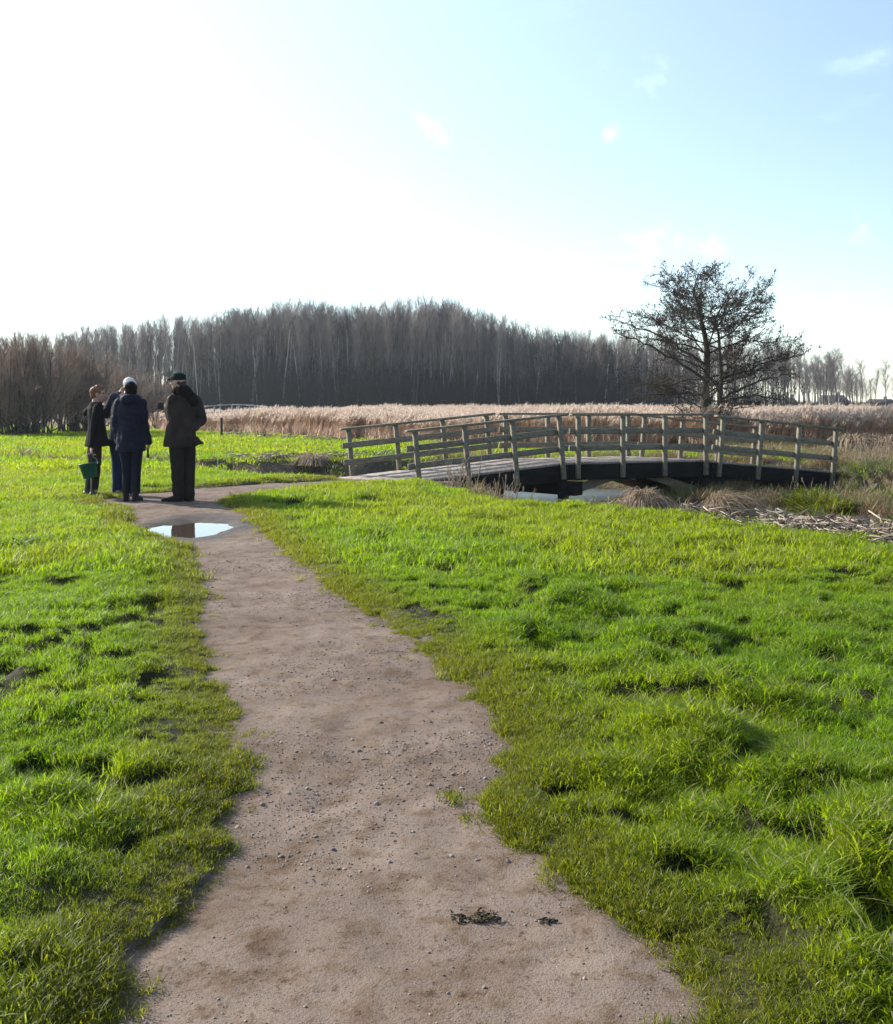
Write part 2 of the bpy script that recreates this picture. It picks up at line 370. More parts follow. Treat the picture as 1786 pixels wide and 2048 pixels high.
# ------------------------------------------------------------------ shape of the land
PL = [(270, 1003), (262, 1015), (249, 1047), (290, 1065), (350, 1076), (377, 1100), (391, 1138), (408, 1170), (403, 1207), (410, 1260), (415, 1320), (440, 1380),
      (470, 1430), (478, 1500), (480, 1560), (470, 1610), (455, 1680), (440, 1720), (390, 1780), (345, 1830), (262, 1890), (250, 1950), (240, 2048)]
PR = [(440, 1003), (470, 1015), (500, 1030), (522, 1053), (575, 1100), (604, 1132), (648, 1170), (735, 1219), (800, 1265), (880, 1330), (940, 1375), (1000, 1440), (1025, 1480),
      (962, 1520), (958, 1590), (1010, 1670), (1090, 1740), (1150, 1800), (1230, 1850), (1330, 1880), (1380, 1940), (1400, 2048)]
pl = np.array([W(*p)[:2] for p in PL]); pr = np.array([W(*p)[:2] for p in PR])
pl = np.concatenate([[[-4.35, 16.0]], pl, [[-0.75, 0.8], [-0.75, -6]]])[::-1]; pr = np.concatenate([[[-3.1, 16.0]], pr, [[0.62, 1.2], [0.7, -6]]])[::-1]
BU = [(255, 989), (300, 986), (386, 978), (470, 971), (531, 965), (620, 961), (720, 957), (860, 953)]
BL = [(255, 1010), (300, 1008), (444, 996), (531, 989), (618, 977), (720, 968), (790, 964), (860, 964)]
bu = np.array([W(*p)[:2] for p in BU]); bl = np.array([W(*p)[:2] for p in BL])
def path_sd(X, Y, noisy=True):
    xl = np.interp(Y, pl[:, 1], pl[:, 0]); xr = np.interp(Y, pr[:, 1], pr[:, 0])
    d1 = np.maximum(np.maximum(xl - X, X - xr), Y - 15.6)
    yu = np.interp(X, bu[:, 0], bu[:, 1]); yl = np.interp(X, bl[:, 0], bl[:, 1])
    d2 = np.maximum(np.maximum(yl - Y, Y - yu), np.maximum(X - 0.1, -5.0 - X))
    d = np.minimum(d1, d2)
    d = d - 0.035
    if noisy: d = d + 0.032 * fbm(X, Y, 2.6, 2, 5) + 0.030 * fbm(X, Y, 8, 2, 6) + 0.018 * vnoise(X * 24, Y * 24, 9)
    return d
NEAR = np.array([(-40, 27), (-12, 25.0), (-7.7, 23.6), (-4.98, 20.7), (-3.33, 19.2), (-1.96, 18.6), (-.38, 17.0), (.35, 15.0), (.85, 13.9), (1.85, 13.3), (2.45, 12.5), (3.13, 12.0), (3.88, 11.05), (4.5, 10.0), (6, 7.4), (9, 3), (14, -6)])
FAR = np.array([(-40, 28), (-12, 26.2), (-8, 25.0), (-5, 24.9), (-2, 24.8), (1, 25.6), (4, 25.4), (7, 24.2), (8.9, 22.4), (9.9, 18.5), (10.8, 14), (12, 9), (18, -6)])
def ditch(X, Y):
    e = 0.15
    yn = np.interp(X, NEAR[:, 0], NEAR[:, 1]); sn = (np.interp(X + e, NEAR[:, 0], NEAR[:, 1]) - np.interp(X - e, NEAR[:, 0], NEAR[:, 1])) / (2 * e)
    yf = np.interp(X, FAR[:, 0], FAR[:, 1]); sf = (np.interp(X + e, FAR[:, 0], FAR[:, 1]) - np.interp(X - e, FAR[:, 0], FAR[:, 1])) / (2 * e)
    w = 0.18 * fbm(X, Y, 0.9, 3, 31)
    return (Y - yn) / np.sqrt(1 + sn * sn) + w, (yf - Y) / np.sqrt(1 + sf * sf) + w
PUD = W(378, 1053)
def puddle_d(X, Y):
    return np.sqrt(((X - PUD[0]) / 0.52) ** 2 + ((Y - PUD[1]) / 0.82) ** 2) + 0.22 * fbm(X, Y, 2.2, 3, 77)
TUS = []                                          # grassy hummocks (x, y, radius, height)
for px, py, r, h in [(715, 1003, .28, .10), (1070, 1190, .22, .13), (1150, 1222, .30, .14), (1330, 1290, .28, .10), (1400, 1370, .26, .10), (1440, 1385, .25, .10), (1640, 1400, .30, .10),
                     (1060, 1270, .2, .07), (1290, 1330, .2, .07), (1560, 1420, .3, .1), (1400, 1500, .26, .1), (1180, 1100, .3, .07), (960, 1110, .3, .07), (1620, 1560, .24, .1),
                     (1440, 1640, .2, .09), (1730, 1690, .24, .11), (1340, 1720, .16, .07), (1700, 1250, .4, .06), (1200, 1560, .16, .06), (1560, 1840, .16, .09), (1700, 1930, .2, .1),
                     (25, 1105, .3, .10), (260, 1560, .2, .07), (180, 1450, .22, .06), (330, 1530, .18, .06), (130, 1300, .3, .06), (220, 1140, .3, .07), (90, 1640, .2, .07), (300, 1250, .25, .05),
                     (60, 1800, .2, .08), (200, 1690, .18, .06), (100, 1130, .3, .06), (20, 1950, .2, .08), (470, 1090, .2, .05)]:
    w = W(px, py); TUS.append((w[0], w[1], r * (0.8 + w[1] / 30), h))
TUS = np.array(TUS)
def hole(X, Y):                                  # small hollows trodden between the tufts
    a = sstep((fbm(X, Y, 3.4, 2, 99) - 0.34) / 0.30)
    return np.maximum(a, .85 * sstep((fbm(X, Y, 8.0, 2, 98) - 0.36) / 0.28) * np.clip((9 - Y) / 3, 0, 1))
def hummock(X, Y):
    z = np.zeros_like(X)
    for x, y, r, h in TUS: z = np.maximum(z, h * np.exp(-(((X - x) / r) ** 2 + ((Y - y) / r) ** 2)))
    return z
def land(X, Y, under=True):
    X = np.asarray(X, float); Y = np.asarray(Y, float)
    sd = path_sd(X, Y)
    off = sstep((sd - 0.0) / 0.5)
    rough = np.clip((X - np.interp(Y, pr[:, 1], pr[:, 0])) / 1.0, 0.6, 1) * np.clip((24 - Y) / 12, 0.3, 1)
    z = off * (0.035 * fbm(X, Y, 0.55, 3, 1) + 0.028 * rough * fbm(X, Y, 2.3, 3, 2) + 0.024 * rough * 1.25 * fbm(X, Y, 5.5, 2, 3))
    z = z - 0.06 * sstep((sd - .12) / .2) * np.clip((30 - Y) / 12, 0, 1) * hole(X, Y)
    z = z + 0.75 * off * hummock(X, Y) * (1 - .8 * hole(X, Y)) + 0.03 * sstep(sd / 0.25)
    if under: z = z - 0.13 * sstep((-sd + .012) / 0.06)
    dn, df = ditch(X, Y)
    wf = np.interp(X, [-12, -1, 2, 5, 7, 12], [1.0, 1.1, 4.5, 4.0, 2.0, 2.0])
    wn = np.interp(X, [-12, -1, 1, 6], [1.4, 1.4, 2.2, 1.6])
    dd = sstep(dn / wn) * sstep(df / wf)
    z = z - 0.80 * dd
    z = z + 0.42 * np.exp(-((X - 7.7) / 1.7) ** 2 - ((Y - 17.0) / 2.4) ** 2)
    z = z + 0.33 * np.exp(-((X - 5.4) / 2.0) ** 2 - ((Y - 20.6) / 3.0) ** 2)
    # little bank at the edge of the reed bed, and a gentle fall of the marsh behind it
    yr = np.interp(X, REED[:, 0], REED[:, 1])
    z = z - 0.08 * sstep((Y - yr) / 8)
    return z
REED = np.array([(-60, 62), (-22, 56), (-14, 50), (-9.8, 46), (-6, 41.5), (-3.2, 37.2), (0.2, 34.8), (3.4, 33.2), (6.6, 32.2), (8.8, 30.8), (10.6, 29.6), (13, 28.6), (20, 27), (60, 20)])

def axis(segs):
    out = [segs[0][0]]
    for a, b, st in segs:
        n = max(1, int(round((b - a) / st))); out += list(np.linspace(a, b, n + 1)[1:])
    return np.array(out)
def make_ground():
    xs = axis([(-600, -100, 80), (-100, -30, 5), (-30, -12, 0.8), (-12, -6, 0.16), (-6, 8, 0.065), (8, 14, 0.16), (14, 40, 0.9), (40, 120, 6), (120, 600, 80)])
    ys = axis([(-60, -8, 8), (-8, 1.4, 0.5), (1.4, 16, 0.065), (16, 29, 0.1), (29, 50, 0.5), (50, 160, 4), (160, 900, 74)])
    X, Y = np.meshgrid(xs, ys); Z = land(X, Y)
    nx, ny = len(xs), len(ys)
    i = np.arange(ny - 1)[:, None] * nx; j = np.arange(nx - 1)[None]
    Q = np.stack([i + j, i + j + 1, i + nx + j + 1, i + nx + j], -1).reshape(-1, 4)
    sd = path_sd(X, Y); dn, df = ditch(X, Y)
    bare = np.maximum(sstep(1 - (sd - 0.02) / 0.14), 0.85 * sstep(dn / 0.6) * sstep(df / 0.4))
    marsh = sstep((Y - np.interp(X, REED[:, 0], REED[:, 1])) / 1.0)
    zone = np.stack([bare, marsh, 0 * X], -1).reshape(-1, 3)
    me = mesh_np('ground', np.stack([X, Y, Z], -1).reshape(-1, 3), Q, None, M['ground'], True, {'zone': zone})
    tag(obj('ground', me), 'grassy meadow with low hummocks sloping into a ditch', 'ground', kind='structure')
make_ground()

def path_z(X, Y):
    z = 0.012 * fbm(X, Y, 1.2, 3, 41) + 0.006 * fbm(X, Y, 7, 3, 42) - 0.012
    return z - 0.065 * sstep((1.25 - puddle_d(X, Y)) / 0.75)
PUD_Z = -0.046
def make_path():
    xs = np.arange(-5.2, 1.6, 0.03); ys = np.arange(-2, 20, 0.03)
    X, Y = np.meshgrid(xs, ys); sd = path_sd(X, Y); Z = path_z(X, Y) - 0.05 * sstep((sd - 0.02) / 0.12)
    nx, ny = len(xs), len(ys)
    i = np.arange(ny - 1)[:, None] * nx; j = np.arange(nx - 1)[None]
    Q = np.stack([i + j, i + j + 1, i + nx + j + 1, i + nx + j], -1)
    keep = (sd[:-1, :-1] < 0.13); Q = Q[keep].reshape(-1, 4)
    used, inv = np.unique(Q, return_inverse=True)
    V = np.stack([X, Y, Z], -1).reshape(-1, 3)[used]
    pd = puddle_d(V[:, 0], V[:, 1]); wet = np.clip((1.85 - pd) / 0.5, 0, 1) * 0.85
    me = mesh_np('path', V, inv.reshape(-1, 4), None, M['path'], True, {'wet': wet, 'margin': np.clip(sstep(1 + path_sd(V[:, 0], V[:, 1]) / .16) * (.55 + .6 * fbm(V[:, 0], V[:, 1], 4, 3, 13)), 0, .85)})
    tag(obj('path', me), 'worn sandy footpath curving through the grass to the bridge', 'path', kind='structure')
    a = np.linspace(0, 2 * math.pi, 72, endpoint=False)
    V = np.stack([PUD[0] + 0.95 * np.cos(a) * .62, PUD[1] + 0.95 * np.sin(a) * 1.02, np.full(72, PUD_Z)], -1)
    V = np.concatenate([V, [[PUD[0], PUD[1], PUD_Z]]])
    T = np.stack([np.full(72, 72), np.arange(72), (np.arange(72) + 1) % 72], -1)
    tag(obj('puddle', mesh_np('puddle', V, None, T, M['puddle'])), 'shallow puddle on the path reflecting the sky', 'puddle', kind='structure')
make_path()
def make_water():
    xs = np.array([-40., -12, -6, 0, 4, 8, 14]); V = []
    for x in xs:
        V += [(x, np.interp(x, NEAR[:, 0], NEAR[:, 1]), -0.50), (x, np.interp(x, FAR[:, 0], FAR[:, 1]), -0.50)]
    Q = [[2 * i, 2 * i + 2, 2 * i + 3, 2 * i + 1] for i in range(len(xs) - 1)]
    tag(obj('water', mesh_np('water', V, Q, None, M['water'])), 'still water of the ditch under the bridge', 'water', kind='structure')
make_water()

# ------------------------------------------------------------------ scattering of uncountable growth
def blades(n, rng, radius, h, w, bend, seg=3, dry=0.08, curl=1.0, basez=0.0):
    """n tapering blades growing from a patch; returns V, Q, T, dry"""
    a = rng.uniform(0, 2 * math.pi, n); rr = radius * np.sqrt(rng.uniform(0, 1, n)); b0 = np.stack([rr * np.cos(a), rr * np.sin(a), np.full(n, basez)], -1)
    az = rng.uniform(0, 2 * math.pi, n); H = rng.uniform(*h, n); B = rng.uniform(*bend, n); Wd = w * rng.uniform(0.7, 1.3, n)
    dirh = np.stack([np.cos(az), np.sin(az), 0 * az], -1); fa = az + math.pi / 2 + rng.normal(0, 0.5, n)
    side = np.stack([np.cos(fa), np.sin(fa), 0 * fa], -1)
    V = np.zeros((n, 2 * seg + 1, 3))
    for k in range(seg + 1):
        t = k / seg
        c = b0 + dirh * (B * H * t ** 1.6)[:, None] + np.array([0, 0, 1.0]) * (H * (t - 0.32 * curl * B * t * t))[:, None]
        if k < seg:
            ww = (Wd * (1 - 0.55 * t ** 1.5) / 2)[:, None]
            V[:, 2 * k] = c - side * ww; V[:, 2 * k + 1] = c + side * ww
        else: V[:, 2 * seg] = c
    m = 2 * seg + 1; o = np.arange(n)[:, None] * m
    Q = np.concatenate([o + np.array([[2 * k, 2 * k + 1, 2 * k + 3, 2 * k + 2]]) for k in range(seg - 1)])
    T = o + np.array([[2 * seg - 2, 2 * seg - 1, 2 * seg]])
    d = np.repeat((rng.uniform(0, 1, n) < dry) * rng.uniform(0.4, 1.0, n), m)
    return V.reshape(-1, 3), Q, T, d

def protos(name, meshes):
    c = bpy.data.collections.new(name + '_shapes')
    for k, me in enumerate(meshes):
        o = bpy.data.objects.new('%s_%02d' % (name, k), me); c.objects.link(o)
    return c
def scatter(name, P, rot, scl, idx, tint, coll, label, cat):
    P = np.asarray(P, np.float32); n = len(P)
    me = bpy.data.meshes.new(name); me.vertices.add(n); me.vertices.foreach_set('co', P.ravel())
    a = me.attributes.new('rot', 'FLOAT_VECTOR', 'POINT'); a.data.foreach_set('vector', np.asarray(rot, np.float32).ravel())
    scl = np.asarray(scl, np.float32); scl = np.repeat(scl[:, None], 3, 1) if scl.ndim == 1 else scl
    a = me.attributes.new('scl', 'FLOAT_VECTOR', 'POINT'); a.data.foreach_set('vector', scl.ravel())
    a = me.attributes.new('idx', 'INT', 'POINT'); a.data.foreach_set('value', np.asarray(idx, np.int32))
    t4 = np.concatenate([np.asarray(tint, np.float32), np.ones((n, 1), np.float32)], 1)
    a = me.attributes.new('tint', 'FLOAT_COLOR', 'POINT'); a.data.foreach_set('color', t4.ravel())
    o = obj(name, me)
    g = bpy.data.node_groups.new(name + '_growth', 'GeometryNodeTree')
    g.interface.new_socket('Geometry', in_out='INPUT', socket_type='NodeSocketGeometry'); g.interface.new_socket('Geometry', in_out='OUTPUT', socket_type='NodeSocketGeometry')
    N, L = g.nodes, g.links
    gi = N.new('NodeGroupInput'); go = N.new('NodeGroupOutput'); ci = N.new('GeometryNodeCollectionInfo'); ci.inputs['Collection'].default_value = coll
    ci.inputs['Separate Children'].default_value = True; ci.inputs['Reset Children'].default_value = True
    iop = N.new('GeometryNodeInstanceOnPoints'); iop.inputs['Pick Instance'].default_value = True
    def na(nm, tp):
        x = N.new('GeometryNodeInputNamedAttribute'); x.data_type = tp; x.inputs['Name'].default_value = nm; return x.outputs['Attribute']
    L.new(gi.outputs[0], iop.inputs['Points']); L.new(ci.outputs[0], iop.inputs['Instance'])
    L.new(na('idx', 'INT'), iop.inputs['Instance Index'])
    e2r = N.new('FunctionNodeEulerToRotation'); L.new(na('rot', 'FLOAT_VECTOR'), e2r.inputs[0]); L.new(e2r.outputs[0], iop.inputs['Rotation'])
    L.new(na('scl', 'FLOAT_VECTOR'), iop.inputs['Scale']); L.new(iop.outputs[0], go.inputs[0])
    md = o.modifiers.new('growth', 'NODES'); md.node_group = g
    return tag(o, label, cat, kind='stuff')

def make_grass():
    r = np.random.default_rng(3)
    near = [mesh_np('tuft', *(lambda v, q, t, d: (v, q, t, M['grass'], True, {'dry': d}))(*blades(30, r, .045, (.018, .052), .0032, (.3, 1.2), 3, .07))) for k in range(8)]
    tall = [mesh_np('tuft', *(lambda v, q, t, d: (v, q, t, M['grass'], True, {'dry': d}))(*blades(24, r, .045, (.04, .10), .0040, (.5, 1.5), 4, .10))) for k in range(6)]
    mid = [mesh_np('tuft', *(lambda v, q, t, d: (v, q, t, M['grass'], True, {'dry': d}))(*blades(26, r, .11, (.03, .085), .007, (.25, 1.1), 2, .07))) for k in range(6)]
    far = [mesh_np('tuft', *(lambda v, q, t, d: (v, q, t, M['grass'], True, {'dry': d}))(*blades(30, r, .28, (.03, .09), .018, (.2, .9), 2, .06))) for k in range(5)]
    coll = protos('tuft', near + tall + mid + far)
    bands = [(1.6, 4.2, 2300, 'n'), (4.2, 8, 1300, 'n'), (8, 13, 420, 'm'), (13, 20, 210, 'm'), (20, 30, 60, 'f'), (30, 62, 28, 'f'), (1.6, 5, 2600, 'e'), (5, 9, 1500, 'e'), (9, 16, 500, 'e')]
    PP, SS, II, TT = [], [], [], []
    for y0, y1, den, kind in bands:
        xw = 0.5 * y1 + 1.8; n = int((y1 - y0) * 2 * xw * den)
        X = r.uniform(-xw, xw, n); Y = r.uniform(y0, y1, n)
        k = np.abs(X) < 0.5 * Y + 1.8; X, Y = X[k], Y[k]
        sd = path_sd(X, Y); dn, df = ditch(X, Y); yr = np.interp(X, REED[:, 0], REED[:, 1])
        patch = fbm(X, Y, 1.7, 3, 51); fine = fbm(X, Y, 5.0, 2, 52)
        pe = np.clip(0.6 + sd / 0.06 + 0.45 * fine, 0, 1) * np.clip(0.95 + sd * 0.8 + 0.35 * fine, 0.5, 1)  # thin at the path edge
        pe = np.where(sd < -0.02, np.where((sd > -0.20) & (fine > 0.12), 0.34 * (1 + sd / .20) * np.clip(fine * 1.6, 0, 1), 0.0), pe)
        inditch = np.minimum(dn, df)
        pe = pe * np.where(inditch > 0.5, 0.30, 1) * np.where((X < 0) & (df > 0.12) & (dn > 0.6), 0.15, 1) * np.where((X > 4.0) & (dn > 0.30) & (df > -.5), 0.10, 1) * np.where(Y > yr - 0.2, 0.05, 1)
        pe = pe * np.clip(1.0 + 0.7 * np.minimum(fine + .25, 0), 0.6, 1)
        pe = pe * (1 - .72 * hole(X, Y) * (sd > .15) * (Y < 24))
        if kind == 'e': pe = np.where((sd > -0.035) & (sd < 0.20), np.clip(.75 + .6 * fine, .1, 1), 0.0)      # fringe along the worn edge
        k = r.uniform(0, 1, len(X)) < pe
        X, Y, sd, patch, fine = X[k], Y[k], sd[k], patch[k], fine[k]
        Z = np.where(sd < 0, path_z(X, Y) - 0.004, land(X, Y) - 0.004)
        k = Z > -0.47; X, Y, sd, patch, fine, Z = X[k], Y[k], sd[k], patch[k], fine[k], Z[k]
        n = len(X); hm = hummock(X, Y); right = np.clip((X - np.interp(Y, pr[:, 1], pr[:, 0])) / 1.2, 0, 1)
        s = np.clip(0.62 + 0.45 * sstep(sd / 0.7) + 0.22 * patch + 0.22 * fine + 1.0 * hm, 0.42, 1.35) * r.uniform(0.75, 1.25, n)
        if kind == 'n':
            I = r.integers(0, 8, n); tl = r.uniform(0, 1, n) < np.clip(0.01 + 0.07 * right + 0.16 * patch + 2.5 * hm, 0.0, 0.45) * sstep((sd - .15) / 0.5)
            I = np.where(tl, r.integers(8, 14, n), I); s = np.where(tl, s * .8, s)
        elif kind == 'e':
            I = r.integers(0, 8, n) if y0 < 9 else r.integers(14, 20, n); s = s * r.uniform(.7, 1.15, n)
        elif kind == 'm':
            I = r.integers(14, 20, n); tl = r.uniform(0, 1, n) < np.clip(0.04 + 0.12 * right * patch + 5 * hm, 0, 0.7) * sstep((sd - .15) / 0.5)
            I = np.where(tl, r.integers(8, 14, n), I); s = np.where(tl, s * 1.2, s)
        else: I = r.integers(20, 25, n)
        # worn olive strip beside the path, lusher and yellower drifts away from it
        worn = 1 - sstep((sd - 0.02) / 0.55); v = r.normal(1, 0.12, (n, 1))
        lush = np.array([0.84, 0.98, 1.0]); yell = np.array([1.12, 1.03, 0.9]); wn = np.array([1.0, 0.80, 1.5])
        g = np.clip(0.5 + 0.8 * fbm(X, Y, 0.45, 3, 61) + 0.35 * patch + (0.14 if kind in 'mf' else -0.28), 0, 1)[:, None]
        t = (lush * (1 - g) + yell * g) * v; t = t * (1 - worn[:, None]) + wn * 0.78 * v * worn[:, None]
        PP.append(np.stack([X, Y, Z], -1)); SS.append(s); II.append(I); TT.append(t)
    P = np.concatenate(PP); n = len(P); print('grass tufts', n)
    rot = np.stack([r.normal(0, 0.12, n), r.normal(0, 0.12, n), r.uniform(0, 6.283, n)], -1)
    scatter('grass', P, rot, np.concatenate(SS), np.concatenate(II), np.clip(np.concatenate(TT), 0, 3), coll, 'bright green meadow grass on both sides of the path', 'grass')
make_grass()

def make_bank_growth():
    r = np.random.default_rng(8)
    A = [mesh_np('sedge', *(lambda v, q, t, d: (v, q, t, M['bank'], True, {'dry': d}))(*blades(34, r, .12, (.10, .34), .009, (.3, 1.5), 4, .45))) for k in range(6)]
    G = [mesh_np('herb', *(lambda v, q, t, d: (v, q, t, M['grass'], True, {'dry': d}))(*blades(60, r, .20, (.10, .32), .022, (.5, 1.6), 3, .10))) for k in range(4)]
    coll = protos('sedge', A); n = 60000
    X = r.uniform(-14, 14, n); Y = r.uniform(6, 31, n); dn, df = ditch(X, Y); Z = land(X, Y)
    d = np.minimum(dn, df); pat = fbm(X, Y, 0.8, 3, 91)
    k = (d > np.where((X < 3.6) & (dn < df), 0.25, -0.2)) & (Z > -0.52) & (r.uniform(0, 1, n) < np.clip(0.22 + 0.8 * pat + 0.25 * (X > 6), 0.03, 0.8) * np.clip(0.4 + d, 0.1, 1))
    # tall dead grass of the right-hand marsh, behind the end of the bridge
    mz = (X > 8.3) & (Y > 19) & (Y < np.interp(X, REED[:, 0], REED[:, 1])) & (r.uniform(0, 1, n) < 0.30)
    k = (k | mz) & ~((path_sd(X, Y) < 0.3)); X, Y, Z = X[k], Y[k], Z[k]; n = len(X)
    # nothing grows on the bridge deck's landing
    rot = np.stack([r.normal(0, .2, n), r.normal(0, .2, n), r.uniform(0, 6.28, n)], -1)
    tint = np.stack([r.uniform(.75, 1.25, n), r.uniform(.75, 1.2, n), r.uniform(.7, 1.2, n)], -1)
    gr = (fbm(X, Y, 0.9, 2, 15) > 0.25)[:, None]; tint = np.where(gr, tint * np.array([0.7, 1.0, 0.6]), tint * np.array([.85, .75, .8]))
    scatter('bank_grass', np.stack([X, Y, Z - .01], -1), rot, r.uniform(.6, 1.25, n), r.integers(0, 6, n), tint, coll, 'rough tan and olive grass on the banks of the ditch', 'bank grass')
    # low green herbs in the lower right of the ditch
    coll = protos('herb', G); n = 3000
    X = r.uniform(6.3, 9.5, n); Y = r.uniform(11.5, 20.5, n); Z = land(X, Y); dn, df = ditch(X, Y)
    k = (Z < 0.12) & (dn > 0.8) & (Y < 18.6) & (fbm(X, Y, 0.7, 2, 23) > -0.25); X, Y, Z = X[k], Y[k], Z[k]; n = len(X)
    rot = np.stack([r.normal(0, .2, n), r.normal(0, .2, n), r.uniform(0, 6.28, n)], -1)
    tint = np.stack([r.uniform(.3, .6, n), r.uniform(.3, .5, n), r.uniform(.4, .8, n)], -1)
    scatter('nettles', np.stack([X, Y, Z - .01], -1), rot, r.uniform(.7, 1.4, n), r.integers(0, 4, n), tint, coll, 'low green nettles growing in the right end of the ditch', 'nettles')
make_bank_growth()

def reed_clump(r, n=16, h=(0.80, 1.12), rad=0.28):
    V, Q, T, D = [], [], [], []; o = 0
    def put(v, q, t, d):
        nonlocal o
        V.append(v); Q.append(np.asarray(q) + o)
        if t is not None: T.append(np.asarray(t) + o)
        D.append(d); o += len(v)
    for i in range(n):
        a = r.uniform(0, 6.28); rr = rad * math.sqrt(r.uniform()); H = r.uniform(*h); az = r.normal(0.0, 0.8); lean = r.uniform(.03, .22)
        b = Buf(); ts = np.linspace(0, 1, 4)
        pts = np.stack([rr * math.cos(a) + math.cos(az) * lean * H * ts ** 2, rr * math.sin(a) + math.sin(az) * lean * H * ts ** 2, H * ts], -1)
        b.tube(pts, np.array([.005, .0045, .004, .003]), 3, cap=False); v, q, _ = b.arrays(); put(v, q, None, np.zeros(len(v)))
        if r.uniform() < 0.6:          # plume: drooping feather of small strips
            c = pts[-1]; k = 12
            pv, pq, pt, pd = blades(k, r, .012, (.06, .15), .020, (.3, 1.0), 2, 0)
            L_ = r.uniform(.13, .22); pv = pv.reshape(k, -1, 3); pv[:, :, 0] += np.linspace(0, .35 * L_, k)[:, None]; pv[:, :, 2] += np.linspace(-0.05, L_ * .6, k)[:, None]
            pv = pv.reshape(-1, 3) + c; put(pv, pq, pt, np.full(len(pv), 0.9))
    bv, bq, bt, bd = blades(int(n * 1.6), r, rad, (.35, .85), .016, (.15, .7), 3, .25); put(bv, bq, bt, bd)
    return np.concatenate(V), np.concatenate(Q), np.concatenate(T), np.concatenate(D)
def make_reeds():
    r = np.random.default_rng(21); ms = []
    for k in range(7):
        v, q, t, d = reed_clump(r); ms.append(mesh_np('reed_clump', v, q, t, M['reed'], True, {'dry': d}))
    coll = protos('reed_clump', ms)
    PP = []
    for d0, d1, den in [(0, 3, 11), (3, 12, 6), (12, 40, 2.6), (40, 95, 1.0)]:
        n = int(130 * (d1 - d0) * den); X = r.uniform(-22, 108, n); yr = np.interp(X, REED[:, 0], REED[:, 1]); Y = yr + r.uniform(d0, d1, n)
        k = (X < 0.52 * Y + 4) & (X > -0.26 * Y - 1 + 2.0 * vnoise(X * .5, Y * .3, 4)) & (Y > yr + 0.5 * fbm(X, Y, .8, 3, 66)); PP.append(np.stack([X[k], Y[k]], -1))
    P = np.concatenate(PP); X, Y = P.T; n = len(X); Z = land(X, Y); print('reed clumps', n)
    hs = 0.92 + 0.16 * fbm(X, Y, .35, 3, 67); hs = hs * (1 - .25 * np.clip((-5 - X) / 8, 0, 1))
    s = np.stack([np.full(n, 1.2), np.full(n, 1.2), hs * r.uniform(.85, 1.12, n)], -1)
    rot = np.stack([r.normal(0, .05, n), r.normal(0.05, .06, n), r.normal(0, .5, n)], -1)
    tint = r.normal(1, .10, (n, 1)) * np.stack([np.ones(n), r.normal(1, .03, n), r.normal(1, .05, n)], -1)
    scatter('reeds', np.stack([X, Y, Z - .02], -1), rot, s, r.integers(0, 7, n), tint, coll, 'broad bed of dry pinkish tan reeds with feathery plumes', 'reeds')
make_reeds()

def make_straw():
    r = np.random.default_rng(5); ms = []
    for k in range(6):
        V, Q, T, D = [], [], [], []; o = 0
        for i in range(9):
            a = r.uniform(0, 6.28); L_ = r.uniform(.08, .38); c = np.array([r.normal(0, .12), r.normal(0, .12), r.uniform(.0, .07)]); el = r.normal(0, .18)
            d = np.array([math.cos(a) * math.cos(el), math.sin(a) * math.cos(el), math.sin(el)]); b = Buf()
            mid_ = c + np.array([r.normal(0, .02), r.normal(0, .02), r.uniform(0, .03)])
            b.tube(np.array([c - d * L_ / 2, mid_, c + d * L_ / 2]), r.uniform(.005, .011), 5); v, q, t = b.arrays()
            V.append(v); Q.append(q + o); T.append(t + o); D.append(np.full(len(v), (r.uniform() < .35) * r.uniform(.4, 1))); o += len(v)
        ms.append(mesh_np('straw', np.concatenate(V), np.concatenate(Q), np.concatenate(T), M['straw'], True, {'dry': np.concatenate(D)}))
    coll = protos('straw', ms); P = []
    def line(p0, p1, n, spread):
        a, b = W(*p0)[:2], W(*p1)[:2]; t = r.uniform(0, 1, n)[:, None]; P.append(a + (b - a) * t + r.normal(0, spread, (n, 2)))
    line((285, 925), (330, 928), 14, .25); line((395, 928), (470, 936), 20, .25); line((470, 918), (560, 920), 16, .15); line((560, 919), (720, 917), 40, .15)
    line((720, 916), (880, 914), 18, .2); line((430, 940), (520, 945), 8, .2)
    line((1140, 1008), (1300, 1026), 22, .16); line((1300, 1026), (1500, 1050), 30, .14); line((1500, 1052), (1600, 1062), 22, .10)
    line((1585, 1060), (1790, 1089), 120, .09); line((1640, 1060), (1790, 1080), 60, .12); line((1700, 1078), (1860, 1102), 50, .18)
    line((1240, 968), (1420, 985), 18, .4); line((1500, 915), (1680, 925), 26, .4); line((1680, 900), (1790, 905), 20, .5); line((1380, 902), (1600, 906), 20, .3)
    line((450, 872), (700, 886), 60, .3); line((700, 888), (1000, 893), 40, .3); line((1000, 893), (1300, 898), 20, .3)
    P = np.concatenate(P); X, Y = P.T; n = len(X); Z = land(X, Y)
    s = r.uniform(.6, 1.2, n) * np.where(Y > 20, 1.15, .95)
    rot = np.stack([r.normal(0, .15, n), r.normal(0, .15, n), r.uniform(0, 6.28, n)], -1); tint = r.uniform(.22, .95, (n, 1)) * np.ones((1, 3))
    scatter('straw', np.stack([X, Y, Z + r.uniform(.01, .06, n)], -1), rot, s, r.integers(0, 6, n), tint, coll, 'broken pale reed stems strewn along the ditch edges', 'straw')
make_straw()

